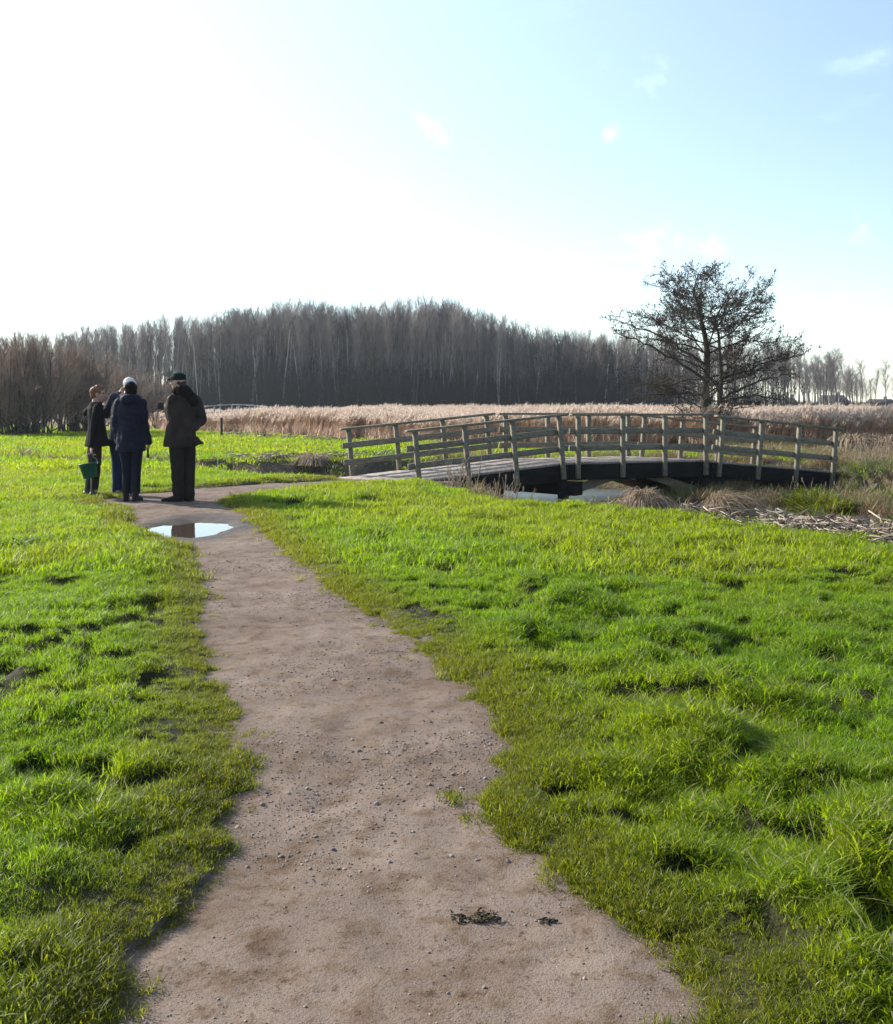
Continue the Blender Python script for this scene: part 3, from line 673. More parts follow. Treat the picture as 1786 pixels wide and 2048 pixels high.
def make_gravel():
    r = np.random.default_rng(6); ms = []
    m = mat_leaf('pebble', (0.21, 0.172, 0.148), (0, 0, 0), tfac=0.0, rough=0.85, spec=0.3)
    for k in range(5):
        b = Buf(); b.ball((0, 0, .3), (1, .75, .6), None, 8, 6); V, Q, T = b.arrays(); V = V + .22 * np.stack([vnoise(V[:, 0] * 1.3 + k, V[:, 1] * 1.3, 5 + j, V[:, 2] * 1.3) for j in range(3)], -1)
        ms.append(mesh_np('pebble', V, Q, T, m, False, {'dry': np.zeros(len(V))}))
    coll = protos('pebble', ms); PP = []
    for y0, y1, n in [(1.7, 3.2, 70000), (3.2, 5, 60000), (5, 9, 60000), (9, 15.5, 12000)]:
        X = r.uniform(-5, 1.6, n); Y = r.uniform(y0, y1, n); sd = path_sd(X, Y)
        k = (sd < 0.03) & (r.uniform(0, 1, n) < np.clip(.35 + .9 * fbm(X, Y, 1.5, 3, 88) + .6 * np.exp(-((X + .9) / .35) ** 2 - ((Y - 2.5) / .5) ** 2), .04, 1)); PP.append(np.stack([X[k], Y[k]], -1))
    P = np.concatenate(PP); X, Y = P.T; n = len(X)
    k = puddle_d(X, Y) > 1.0; X, Y = X[k], Y[k]; n = len(X)
    s = np.clip(r.lognormal(math.log(.0019), .50, n), .0008, .011) * (1 + Y / 14)
    tint = np.clip(r.normal(.85, .30, (n, 1)), .22, 1.9) * np.stack([np.ones(n), r.normal(1, .04, n), r.normal(1, .06, n)], -1)
    scatter('gravel', np.stack([X, Y, path_z(X, Y) - .2 * s], -1), np.stack([r.normal(0, .3, n), r.normal(0, .3, n), r.uniform(0, 6.28, n)], -1), s, r.integers(0, 5, n), tint, coll, 'small grey brown grit and pebbles loose on the path', 'gravel')
make_gravel()
# ------------------------------------------------------------------ the footbridge
def frame3(p0, p1):
    """rotation whose columns are: along, across (horizontal), up (square to the slope)"""
    t = np.asarray(p1, float) - np.asarray(p0, float); L_ = np.linalg.norm(t); t /= L_
    a = np.cross([0, 0, 1.0], t); a /= np.linalg.norm(a); return np.stack([t, a, np.cross(t, a)], 1), L_
BU0 = np.array([-0.519, 18.2]); BDIR = np.array([0.932, 0.362]); BDIR /= np.linalg.norm(BDIR); BNRM = np.array([-BDIR[1], BDIR[0]])
BOFF = np.array([-1.314, 1.30])                      # from the front railing to the rear one (the bridge is skewed)
DECK = [(-.16, -.012), (2.94, .264), (3.285, .272), (6.225, .262), (6.57, .222), (9.51, -.05), (9.67, -.064)]
SEG = [(0, 2.94), (3.285, 6.225), (6.57, 9.51)]
def bz(s): return np.interp(s, [d[0] for d in DECK], [d[1] for d in DECK])
def bpt(s, side=0.0, z=None):
    p = BU0 + BDIR * s + BOFF * side; return np.array([p[0], p[1], bz(s) if z is None else z])
def make_bridge():
    org = bpt(4.76, 0.5, 0.0); root = empty('wooden_footbridge', org)
    tag(root, 'low arched wooden footbridge with railings crossing the ditch', 'bridge')
    r = np.random.default_rng(2)
    def part(name, b, m, label=None):
        V, Q, T = b.arrays(); o = obj(name, mesh_np(name, V - org, Q, T, m, False), root)
        if label: o['label'] = label
        bv = o.modifiers.new('edge', 'BEVEL'); bv.width = 0.006; bv.segments = 1; bv.limit_method = 'ANGLE'
        return o
    # planks of the walking deck
    b = Buf(); s = -0.30; off = np.array([*BOFF, 0]); ln = np.linalg.norm(off); across = off / ln
    while s < 9.72:
        w = 0.145; p0, p1 = bpt(s), bpt(s + w)
        t = p1 - p0; t[2] = bz(np.clip(s + w, -.16, 9.67)) - bz(np.clip(s, -.16, 9.67)); t /= np.linalg.norm(t); a = across; n = np.cross(t, a); n /= np.linalg.norm(n)
        c = (bpt(s + w / 2, .5)) + n * (-.022 + r.normal(0, .0015))
        R = np.stack([t, a, n], 1); b.box(c, (w - .004, ln - .02, .044), R); s += w
    part('deck', b, M['deck'])
    for side, sg in ((0.0, -1), (1.0, 1)):
        for k, (s0, s1) in enumerate(SEG):
            R, L_ = frame3(bpt(s0, side), bpt(s1, side)); t, a, n = R.T; out = a * sg
            if (a[:2] @ BNRM) < 0: out = -out
            P0 = bpt(s0, side); d = L_ / 3
            # side beam under the deck edge
            b = Buf(); e0 = .16 if k == 0 else .15; e1 = .16 if k == 2 else .15
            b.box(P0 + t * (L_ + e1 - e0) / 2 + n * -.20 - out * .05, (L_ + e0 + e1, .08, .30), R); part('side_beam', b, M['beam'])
            for j in range(4):
                b = Buf(); tilt = r.normal(0, .006); c = P0 + t * (d * j + tilt) + out * .032 + n * .29
                b.box(c, (.088, .072, 1.21), R); part('post', b, M['timber'])
            x0 = -.16 if k == 0 else -.17; x1 = .16 if k == 2 else .17
            if side == 1.0 and k == 2: x1 = .20
            b = Buf(); b.box(P0 + t * ((L_ + x1 + x0) / 2) + out * .02 + n * .922, (L_ + x1 - x0, .145, .045), R); part('handrail', b, M['timber'])
            for h in (.60, .275):
                b = Buf(); b.box(P0 + t * ((L_ + x1 + x0) / 2 + 0) - out * .030 + n * (h + r.normal(0, .004)), (L_ + x1 - x0 - .004, .045, .112), R); part('rail', b, M['timber'])
    for sp in (3.11, 6.40):
        z0 = bz(sp)
        b = Buf(); R = np.stack([np.cross(across, [0, 0, 1.0]), across, [0, 0, 1.0]], 1); c = bpt(sp + .06, .5, z0 - .50)
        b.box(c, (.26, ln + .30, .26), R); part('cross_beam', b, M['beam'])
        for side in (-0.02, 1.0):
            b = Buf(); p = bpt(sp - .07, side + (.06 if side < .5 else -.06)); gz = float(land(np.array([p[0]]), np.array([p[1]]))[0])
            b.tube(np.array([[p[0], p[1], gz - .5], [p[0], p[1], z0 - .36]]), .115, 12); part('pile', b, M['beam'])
        # brown knee braces from the piles up to the beams
        for side in (.15, .85):
            for dr in ((-1, 1) if sp > 4 else (1,)):
                b = Buf(); p0 = bpt(sp + dr * .12, side, z0 - .62); p1 = bpt(sp + dr * 1.25, side, bz(sp + dr * 1.25) - .30); R2, L2 = frame3(p0, p1); b.box((p0 + p1) / 2, (L2, .06, .16), R2); part('brace', b, M['brace'])
    for s_, e in ((-.12, 1), (9.60, -1)):
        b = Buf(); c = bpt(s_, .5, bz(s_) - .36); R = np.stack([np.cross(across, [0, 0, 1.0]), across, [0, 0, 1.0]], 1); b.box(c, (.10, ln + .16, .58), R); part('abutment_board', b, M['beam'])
make_bridge()

M['pale'] = mat_basic('pale_rail', [(0.3, (0.28, 0.29, 0.30)), (0.7, (0.42, 0.43, 0.44))], 3, 4, 0.7, 0, spec=0.3)
def make_far_bridge():
    Y0 = 58.0; xs = [WX(352, Y0), WX(575, Y0)]; org = np.array([(xs[0] + xs[1]) / 2, Y0, 0]); root = empty('wooden_footbridge', org)
    tag(root, 'small distant pale railed footbridge half hidden behind the reeds', 'bridge')
    L_ = xs[1] - xs[0]
    def zz(t): return .12 + .38 * (1 - (2 * t - 1) ** 2)
    for side in (0, 1):
        oy = side * 1.5
        for nm, h, th in (('handrail', .82, .05), ('rail', .42, .09)):
            b = Buf(); ts = np.linspace(0, 1, 9)
            for i in range(8):
                p0 = np.array([xs[0] + L_ * ts[i] , Y0 + oy + side * .0, zz(ts[i]) + h]); p1 = np.array([xs[0] + L_ * ts[i + 1], Y0 + oy, zz(ts[i + 1]) + h]); R, l = frame3(p0, p1); b.box((p0 + p1) / 2, (l, .08, th), R)
            V, Q, T = b.arrays(); obj(nm, mesh_np(nm, V - org, Q, T, M['pale'], False), root)
        for i in range(7):
            t = (i + .15) / 6.3; b = Buf(); b.box((xs[0] + L_ * t, Y0 + oy + .06, zz(t) + .3), (.09, .09, 1.0)); V, Q, T = b.arrays(); obj('post', mesh_np('post', V - org, Q, T, M['pale'], False), root)
    b = Buf(); ts = np.linspace(0, 1, 9)
    for i in range(8):
        p0 = np.array([xs[0] + L_ * ts[i], Y0 + .75, zz(ts[i]) - .1]); p1 = np.array([xs[0] + L_ * ts[i + 1], Y0 + .75, zz(ts[i + 1]) - .1]); R, l = frame3(p0, p1); b.box((p0 + p1) / 2, (l, 1.4, .2), R)
    V, Q, T = b.arrays(); obj('deck', mesh_np('deck', V - org, Q, T, M['beam'], False), root)
make_far_bridge()

# ------------------------------------------------------------------ trees
def grow(b, p, d, L_, r0, r1, r, n=5, jit=.12, up=.0, sides=5, cap=False):
    pts = [np.asarray(p, float)]; d = np.asarray(d, float) / np.linalg.norm(d)
    for i in range(n):
        d = d + r.normal(0, jit, 3) + np.array([0, 0, up]); d /= np.linalg.norm(d); pts.append(pts[-1] + d * L_ / n)
    pts = np.array(pts); b.tube(pts, np.linspace(r0, r1, n + 1), sides, cap); return pts
def at_(pts, t):
    x = t * (len(pts) - 1); i = min(int(x), len(pts) - 2); f = x - i; return pts[i] * (1 - f) + pts[i + 1] * f, (pts[i + 1] - pts[i]) / (np.linalg.norm(pts[i + 1] - pts[i]) + 1e-9)
def sidewards(d, r, ang):
    v = r.normal(0, 1, 3); v -= d * (v @ d); v /= np.linalg.norm(v); return d * math.cos(ang) + v * math.sin(ang)

def make_alder():
    r = np.random.default_rng(14); Y0 = 32.0; bx = WX(1412, Y0); gz = float(land(np.array([bx]), np.array([Y0]))[0]); org = np.array([bx, Y0, gz])
    root = empty('alder_tree', org); tag(root, 'broad leafless alder with small dark cones standing behind the bridge', 'tree')
    tb, cb, kb = Buf(), Buf(), Buf()
    def T3(l): return np.array([[WX(px, Y0), Y0 + dy, WZ(py, Y0)] for px, py, dy in l])
    main = smooth_line(T3([(1413, 905, 0), (1410, 850, 0), (1411, 790, .05), (1414, 730, 0), (1412, 690, -.05), (1405, 650, 0), (1398, 612, .05), (1390, 585, .1), (1392, 566, .05), (1398, 545, 0)]), 4)
    tb.tube(main, np.interp(np.linspace(0, 1, len(main)), [0, .12, .35, .6, .8, 1], [.20, .155, .105, .06, .03, .01]), 10)
    tb.tube(smooth_line(T3([(1413, 905, .0), (1412, 830, -.02), (1411, 795, 0)]), 4), np.linspace(.24, .16, 9), 10)      # thick mossy foot
    sec = smooth_line(T3([(1428, 905, -.2), (1434, 820, -.25), (1437, 760, -.3), (1434, 710, -.35), (1432, 670, -.3), (1425, 640, -.4), (1445, 600, -.5), (1462, 572, -.6)]), 4)
    tb.tube(sec, np.interp(np.linspace(0, 1, len(sec)), [0, .2, .6, 1], [.075, .06, .038, .010]), 8)
    env_z = [0.5, 1.2, 1.5, 2.2, 3.1, 3.9, 4.4, 4.65, 4.85, 5.2, 5.6, 5.85]; env_r = [1.2, 1.6, 2.0, 2.6, 2.9, 3.0, 2.8, 2.2, 1.85, 1.75, 1.3, .6]
    def leafy(pts, rad, dens=1.0):
        L_ = np.sum(np.linalg.norm(np.diff(pts, axis=0), axis=1)); n = max(2, int(L_ / .046 * dens))
        for i in range(n):
            t = r.uniform(.12, 1); p, d = at_(pts, t); dd = sidewards(d, r, r.uniform(.5, 1.2)); dd[2] = dd[2] * .6 + r.uniform(-.05, .35)
            tw = grow(cb, p, dd, r.uniform(.12, .32), 0.0044, .0024, r, 3, .25, .06, 3)
            if r.uniform() < .45:
                for q in range(r.integers(2, 6)):
                    c, _ = at_(tw, r.uniform(.45, 1)); c = c + r.normal(0, .022, 3); s = r.uniform(.008, .017) if r.uniform() < .85 else .022
                    o = np.array([[1, 0, 0], [-1, 0, 0], [0, 1, 0], [0, -1, 0], [0, 0, 1.4], [0, 0, -1.4]]) * s + c
                    kb.add(o, None, [[0, 2, 4], [2, 1, 4], [1, 3, 4], [3, 0, 4], [2, 0, 5], [1, 2, 5], [3, 1, 5], [0, 3, 5]])
    def limb(p, az, el, L_, rad):
        d = np.array([math.cos(az) * math.cos(el), math.sin(az) * math.cos(el), math.sin(el)])
        pts = grow(tb, p, d, L_, rad, .006, r, 9, .16, .008 if el > -.1 else .05, 6)
        n = max(4, int(L_ / .22))
        for i in range(n):
            t = .18 + .82 * (i + r.uniform(0, 1)) / n; t = min(t, .98); q, dd = at_(pts, t); ds = sidewards(dd, r, r.uniform(.5, .95)); ds[2] = ds[2] * .55 + .10
            sl = L_ * r.uniform(.22, .42) * (1.15 - .7 * t); sp = grow(cb, q, ds, max(sl, .3), rad * .38 * (1.1 - t) + .004, .004, r, 5, .2, .05, 4)
            leafy(sp, rad)
        leafy(pts[4:], rad, .9)
    zs = np.concatenate([np.linspace(.75, 4.5, 44), np.linspace(3.6, 5.6, 34)])
    for i, z in enumerate(zs):
        src = main if (i % 3 or z > 4.6) else sec
        j = np.argmin(np.abs(src[:, 2] - z)); p = src[j]
        az = i * 2.399 + r.normal(0, .25); el = r.uniform(.12, .55) if z > 1.4 else r.uniform(-.12, .28)
        if z > 4.4: el = r.uniform(.2, .75)
        L_ = .4
        while L_ < 4 and L_ * math.cos(el) < np.interp(z + L_ * math.sin(el) * 1.1, env_z, env_r) and z + L_ * math.sin(el) < 5.75: L_ += .05
        L_ *= r.uniform(.90, .98)
        limb(p, az, el, L_, np.clip(.006 + .0085 * L_, .010, .032) * (1 if z < 3.3 else .6))
    # long low boughs reaching out to the right and left, as in a free-standing alder
    for px0, py0, px1, py1, dy in [(1437, 800, 1605, 745, .6), (1420, 770, 1600, 712, -.5), (1412, 760, 1230, 660, .3), (1411, 790, 1250, 800, -.6), (1413, 730, 1225, 640, -.3), (1438, 805, 1580, 800, .4)]:
        a = T3([(px0, py0, 0)])[0]; c = T3([(px1, py1, dy)])[0]; m = (a + c) / 2 + np.array([0, 0, .16]); pts = smooth_line([a, m, c], 6); pts[1:-1] += r.normal(0, .03, (len(pts) - 2, 3))
        tb.tube(pts, np.linspace(.05, .008, len(pts)), 6)
        for t in np.linspace(.25, .98, 14):
            q, dd = at_(pts, t); ds = sidewards(dd, r, r.uniform(.5, 1)); ds[2] = ds[2] * .6 + .12; leafy(grow(cb, q, ds, r.uniform(.35, .75), .012, .004, r, 5, .2, .05, 4), .03)
    for nm, b, m in (('trunk', tb, M['bark']), ('crown', cb, M['twig']), ('cones', kb, M['cone'])):
        V, Q, T = b.arrays(); o = obj(nm, mesh_np(nm, V - org, Q, T, m, nm != 'cones'), root)
        if nm == 'cones': o['kind'] = 'stuff'
make_alder()

def wood_tree(seed, H=14.0, twiggy=1.0):
    """slim plantation tree: straight trunk, steep branches and fine twigs in the upper half"""
    r = np.random.default_rng(seed); tb, cb = Buf(), Buf()
    tr = grow(tb, (0, 0, -.3), (r.normal(0, .02), r.normal(0, .02), 1), H * .90, .13, .02, r, 12, .025, .03, 6)
    if r.uniform() < .4: grow(tb, (r.uniform(-.3, .3), r.uniform(-.3, .3), -.3), (r.normal(0, .06), r.normal(0, .06), 1), H * .8, .09, .015, r, 9, .03, .03, 5)
    nb = int(34 * twiggy)
    for i in range(nb):
        t = .36 + .63 * ((i + r.uniform()) / nb) ** .9; p, d = at_(tr, t); L_ = H * r.uniform(.12, .22) * (1.1 - .42 * t)
        br = grow(cb, p, sidewards(d, r, r.uniform(.28, .6)), L_, .032 * (1.15 - .7 * t), .010, r, 5, .08, .10, 3)
        for j in range(9):
            q, dd = at_(br, r.uniform(.2, 1)); tw = grow(cb, q, sidewards(dd, r, r.uniform(.3, .7)), r.uniform(.5, 1.3), .013, .007, r, 2, .12, .10, 3)
            for k in range(2):
                q2, d2 = at_(tw, r.uniform(.3, 1)); grow(cb, q2, sidewards(d2, r, .5), r.uniform(.3, .7), .008, .006, r, 1, .1, .1, 3)
    return tb.mesh('trunk', M['trunk']), cb.mesh('crown', M['poplar_twig'])
WTOP = [(-400, 690), (0, 668), (130, 664), (190, 652), (250, 638), (330, 630), (400, 632), (480, 612), (560, 606), (600, 600), (650, 602), (700, 610), (780, 603), (830, 601), (885, 588), (930, 615), (980, 630), (1050, 648), (1130, 658), (1230, 666), (1400, 676), (1560, 684), (1600, 684), (1640, 704), (1690, 712), (1740, 716), (1786, 722), (2200, 735)]
def wtop(px): return np.interp(px, [a for a, _ in WTOP], [b for _, b in WTOP])
def make_wood():
    r = np.random.default_rng(33); V = [wood_tree(100 + k) for k in range(9)]
    def spot(px, Y): return WX(px, Y)
    n = 0
    # the outermost rows, tree by tree
    px_all = np.concatenate([np.linspace(-60, 1575, 232) + r.normal(0, 5, 232), np.sort(r.uniform(1560, 1850, 60))])
    for px in px_all:
        sparse = px > 1575
        Y = (128 if not sparse else 150) + r.uniform(0, 9 if not sparse else 40) + max(0, (500 - px)) * .0; top = wtop(px) + (r.uniform(-8, 16) if not sparse else r.uniform(-10, 50))
        H = WZ(top, Y) + .3; tm, cm = V[r.integers(0, 9)]
        t = empty('slender_tree', (spot(px, Y), Y, -.2)); s = H / 14.0
        if sparse: tag(t, 'thin bare tree standing in the open row at the right end of the wood', 'tree', 'open row of bare trees at the right end of the wood')
        else: tag(t, 'tall slender bare tree along the front edge of the wood', 'tree', 'bare trees along the front edge of the wood')
        w = r.uniform(.6, 1.05) * (1.7 if sparse else 1.0); t.scale = (s * w, s * w, s); t.rotation_euler = (0, 0, r.uniform(0, 6.28))
        obj('trunk', tm, t); obj('crown', cm, t); n += 1
    # everything behind them reads as one mass
    ms = []
    for k in range(5):
        b = Buf(); rr = np.random.default_rng(300 + k); H = 14.0
        for q in range(3):
            x, y = rr.uniform(-1.2, 1.2, 2); tr = grow(b, (x, y, -.3), (rr.normal(0, .03), rr.normal(0, .03), 1), H * rr.uniform(.8, .98), .12, .02, rr, 8, .03, .03, 4)
            for i in range(26):
                t = .2 + .78 * rr.uniform() ** .8; p, d = at_(tr, t); br = grow(b, p, sidewards(d, rr, rr.uniform(.3, .6)), H * rr.uniform(.08, .2), .03, .01, rr, 3, .1, .1, 3)
                for j in range(5):
                    q2, dd = at_(br, rr.uniform(.2, 1)); grow(b, q2, sidewards(dd, rr, rr.uniform(.3, .7)), rr.uniform(.5, 1.3), .014, .008, rr, 2, .12, .1, 3)
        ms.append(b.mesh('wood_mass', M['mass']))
    for k in range(3):
        b = Buf(); rr = np.random.default_rng(400 + k)
        for q in range(70):
            x, y = rr.normal(0, 1.3, 2); st = grow(b, (x, y, -.2), (rr.normal(0, .3), rr.normal(0, .3), 1), rr.uniform(2, 4.6), .035, .012, rr, 4, .12, .05, 3)
            for j in range(9):
                p, d = at_(st, rr.uniform(.15, 1)); grow(b, p, sidewards(d, rr, rr.uniform(.4, 1)), rr.uniform(.5, 1.3), .018, .01, rr, 2, .2, .05, 3)
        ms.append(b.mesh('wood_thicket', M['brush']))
    for k in range(3):
        b = Buf(); rr = np.random.default_rng(500 + k); grow(b, (0, 0, -.3), (rr.normal(0, .02), rr.normal(0, .02), 1), 11, .10, .03, rr, 9, .025, .03, 5)
        ms.append(b.mesh('wood_stem', M['trunk']))
    coll = protos('wood', ms)
    P, S, I = [], [], []
    for row in range(7):
        for px in np.arange(-150, 1575, 17):
            Y = 139 + row * 7 + r.uniform(-3, 3); x = px + r.normal(0, 6)
            if x < 260 and r.uniform() < .35: continue
            if 250 < x < 420 and r.uniform() < .45: continue
            if x > 1240 and (row > 4 or r.uniform() < (x - 1240) / 420): continue
            top = wtop(x) + r.uniform(3, 34) + row * 1.0; P.append((WX(x, Y), Y, -.3)); h = (WZ(top, Y) + .3) / 14.0; S.append((h * .9, h * .9, h)); I.append(r.integers(0, 5))
    for q in range(760):
        x = r.uniform(-150, 1570); Y = r.uniform(126, 165)
        k = np.interp(x, [0, 400, 470, 1200, 1300, 1570], [.5, .45, 1, 1, .5, .3])
        if r.uniform() > k: continue
        s = r.uniform(.45, 1.5) * (1 + .5 * float(vnoise(x / 60, 0.0, 7))) * np.interp(x, [0, 420, 520, 1150, 1300, 1600], [.7, .7, 1.25, 1.25, .75, .5]); P.append((WX(x, Y), Y, -.3)); S.append((s, s, s)); I.append(5 + r.integers(0, 3))
    for q in range(70):
        x = r.uniform(1560, 1860); Y = r.uniform(176, 200); q_ = r.uniform(.35, .75); P.append((WX(x, Y), Y, -.3)); S.append((q_ * 1.3, q_ * 1.3, q_ * .75)); I.append(5 + r.integers(0, 3))
    for q in range(420):
        x = r.uniform(-100, 1570); Y = r.uniform(124, 150); h = (WZ(wtop(x) + 40, Y) + .3) / 11.0 * r.uniform(.7, 1.0); P.append((WX(x, Y), Y, -.3)); S.append((1, 1, h)); I.append(8 + r.integers(0, 3))
    n = len(P); print('wood mass', n)
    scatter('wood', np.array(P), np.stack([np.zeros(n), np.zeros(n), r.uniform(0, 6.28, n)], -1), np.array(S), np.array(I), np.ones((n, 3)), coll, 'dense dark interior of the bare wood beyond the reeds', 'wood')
make_wood()

def make_bushes():
    r = np.random.default_rng(44)
    for px, Y0, H, wd, ns, lab in [(48, 43.5, 4.3, 1.0, 95, 'biggest brown twiggy willow bush at the left edge of the meadow'),
                                   (-60, 45.5, 4.6, 1.1, 80, 'willow bush cut off by the left edge, its twigs rising over the meadow'),
                                   (165, 46.5, 3.7, 1.0, 75, 'thinner willow bush with sprawling low boughs behind the boy with the bucket'),
                                   (262, 58.0, 3.3, .9, 60, 'small willow bush behind the people, nearest the wood')]:
        x0 = WX(px, Y0); org = np.array([x0, Y0, 0.0]); root = empty('willow_bush', org); tag(root, lab, 'bush', 'willow bushes at the left of the meadow')
        sb, tb = Buf(), Buf()
        for i in range(ns):
            a = r.uniform(0, 6.28); sp = abs(r.normal(0, .45)) * wd; el = 1.57 - min(sp, 1.25); d = np.array([math.cos(a) * math.cos(el), math.sin(a) * math.cos(el), math.sin(el)])
            p = np.array([x0 + r.normal(0, .55), Y0 + r.normal(0, .45), -.15]); L_ = H * r.uniform(.7, 1.12) * (1.0 - .18 * sp)
            st = grow(sb, p, d, L_, r.uniform(.02, .05), .006, r, 8, .07, .035, 5)
            for j in range(26):
                q, dd = at_(st, r.uniform(.12, 1) ** .8); tw = grow(tb, q, sidewards(dd, r, r.uniform(.25, .7)), r.uniform(.35, 1.0), .009, .004, r, 3, .1, .06, 3)
                for k in range(3):
                    q2, d2 = at_(tw, r.uniform(.15, 1)); grow(tb, q2, sidewards(d2, r, r.uniform(.3, .7)), r.uniform(.2, .55), .006, .0035, r, 2, .1, .05, 3)
        for nm, b, m in (('stems', sb, M['bark']), ('twigs', tb, M['willow'])):
            V, Q, T = b.arrays(); o = obj(nm, mesh_np(nm, V - org, Q, T, m), root); o['kind'] = 'stuff'
make_bushes()

# ------------------------------------------------------------------ far farm roofs, posts
M['roof'] = mat_basic('dark_roof', [(0.3, (0.05, 0.04, 0.042)), (0.7, (0.085, 0.068, 0.068))], 1.5, 4, 0.85, 0.2, 0.02, spec=0.1)
M['brickwall'] = mat_basic('brick_wall', [(0.3, (0.10, 0.075, 0.065)), (0.7, (0.17, 0.13, 0.11))], 2, 4, 0.9, 0.2, 0.02, spec=0.1)
def farm(px0, px1, pyr, pye, Y0, lab, hip):
    x0, x1 = WX(px0, Y0), WX(px1, Y0); zr, ze = WZ(pyr, Y0), WZ(pye, Y0); org = np.array([(x0 + x1) / 2, Y0, 0]); root = empty('farmhouse', org); tag(root, lab, 'house', 'dark roofed buildings beyond the reeds')
    w, dp = x1 - x0, 6.5
    b = Buf(); b.box((0, dp / 2, ze / 2 - .3), (w - .5, dp - .5, ze + .6)); obj('wall', b.mesh('wall', M['brickwall'], False), root)
    r_ = hip; V = [(-w / 2, 0, ze), (w / 2, 0, ze), (w / 2, dp, ze), (-w / 2, dp, ze), (-w / 2 + r_ * .25, dp / 2, zr), (w / 2 - r_, dp / 2, zr)]
    V2 = [(x, y, z - .18) for x, y, z in V[:4]]
    obj('roof', mesh_np('roof', V + V2, [[0, 1, 5, 4], [2, 3, 4, 5], [0, 6, 7, 1], [1, 7, 8, 2], [2, 8, 9, 3], [3, 9, 6, 0], [6, 9, 8, 7]], [[1, 2, 5], [3, 0, 4]], M['roof'], False), root)
    b = Buf(); b.box((w * .22, dp / 2 + .6, zr + .1), (.55, .55, 1.0)); obj('chimney', b.mesh('chimney', M['brickwall'], False), root)
farm(1653, 1706, 790, 809, 205, 'dark steep roofed farmhouse beyond the reeds under thin trees', .6)
farm(1750, 1800, 798, 811, 215, 'lower dark roofed barn at the right edge, beyond the reeds', .4)
farm(1586, 1602, 795, 812, 190, 'smallest dark shed among the tree trunks at the right end of the wood', .3)

M['postwood'] = mat_basic('old_post', [(0.3, (0.035, 0.03, 0.028)), (0.7, (0.10, 0.085, 0.075))], 9, 5, 0.9, 0.5, 0.01, 30, (1, 1, .2), 0.15)
M['stake'] = mat_basic('turquoise_stake', [(0.3, (0.10, 0.32, 0.26)), (0.7, (0.16, 0.42, 0.35))], 9, 3, 0.6, 0.1, 0.004, spec=0.3)
def stake(px, py0, py1, rad, lab, m, name, lean=0.0):
    p = W(px, py1); h = (py1 - py0) / FPX * p[1]; gz = float(land(p[:1], p[1:2])[0]); b = Buf()
    pts = np.array([[0, 0, -.3], [lean * h * .5, 0, h * .5], [lean * h, 0, h - .012], [lean * h * 1.002, 0, h]]); b.tube(pts, [rad, rad, rad * .97, rad * .7], 9)
    tag(obj(name, b.mesh(name, m, False), None, (p[0], p[1], gz)), lab, 'post' if name != 'marker_stake' else 'stake')
stake(443, 838, 876, .052, 'dark round fence post at the near edge of the reed bed', M['postwood'], 'fence_post')
stake(529, 869, 879, .06, 'short dark post stump by the reed bed debris', M['postwood'], 'post_stump')
stake(84, 828, 880, .026, 'thin dark pole upright in the meadow before the willow bush', M['postwood'], 'thin_pole')
stake(434, 916, 943, .012, 'thin turquoise stake stuck beside the ditch', M['stake'], 'marker_stake', .08)

# ------------------------------------------------------------------ heaps of dead reed and sedge along the ditch
M['deadgrass'] = mat_leaf('dead_sedge', (0.25, 0.185, 0.13), (0.26, 0.19, 0.12), dry=(0.40, 0.32, 0.24), tfac=.35, rough=.7, spec=.2)
def droop(name, p, lab, seed, n=420, rad=.35, H=.35, lay=0.0, wide=.011, stalks=0, sh=(.5, .9), tint=None, mound=.12, group=None):
    """mop of dead blades arching outwards from a low mound, with a few upright stalks"""
    r = np.random.default_rng(seed); b = Buf(); dry = []
    for i in range(n):
        a = r.uniform(0, 6.28); rr = rad * .55 * math.sqrt(r.uniform()); z0 = mound * (1 - (rr / (rad * .6)) ** 2); L_ = H * r.uniform(.6, 1.4); out = np.array([math.cos(a), math.sin(a), 0]) * r.uniform(.3, 1.0) + np.array([lay, -.1, 0]) + r.normal(0, .18, 3) * [1, 1, 0]
        ts = np.linspace(0, 1, 6); rise = r.uniform(.25, .8)
        pts = np.array([math.cos(a) * rr, math.sin(a) * rr, z0]) + out[None] * (L_ * ts[:, None]) + np.array([0, 0, 1.0]) * (L_ * (rise * 1.9 * ts - (rise * 1.5 + .9) * ts ** 2))[:, None]
        pts[:, 2] = np.maximum(pts[:, 2], -.05 + r.uniform(0, .02)); sd = np.array([-math.sin(a), math.cos(a), r.normal(0, .4)]); w = wide * r.uniform(.6, 1.3); wv = (w * (1 - .75 * ts ** 2))[:, None] * sd[None] / 2
        V = np.stack([pts - wv, pts + wv], 1).reshape(-1, 3); b.add(V, [[2 * k, 2 * k + 1, 2 * k + 3, 2 * k + 2] for k in range(5)]); dry += [(r.uniform() < .35) * r.uniform(.3, 1)] * 12
    for i in range(stalks):
        a = r.uniform(0, 6.28); rr = rad * r.uniform(0, .9); h = r.uniform(*sh); l = r.normal(.06, .22, 2); ts = np.linspace(0, 1, 5); kink = r.uniform() < .3
        pts = np.stack([math.cos(a) * rr + l[0] * h * ts ** 1.5, math.sin(a) * rr + l[1] * h * ts ** 1.5, h * (ts - (.9 * np.maximum(ts - .6, 0) if kink else 0))], -1); n0 = b.n; b.tube(pts, np.linspace(.006, .003, 5), 4, False); dry += [r.uniform(.3, 1)] * (b.n - n0)
        if r.uniform() < .3: n0 = b.n; b.ball(pts[-1], (.012, .012, .05), None, 6, 4); dry += [.8] * (b.n - n0)
    V, Q, T = b.arrays(); gz = float(land(np.array([p[0]]), np.array([p[1]]))[0])
    o = obj(name, mesh_np(name, V, Q, T, M['deadgrass'], True, {'dry': np.array(dry)}), None, (p[0], p[1], gz)); return tag(o, lab, 'plant', group)
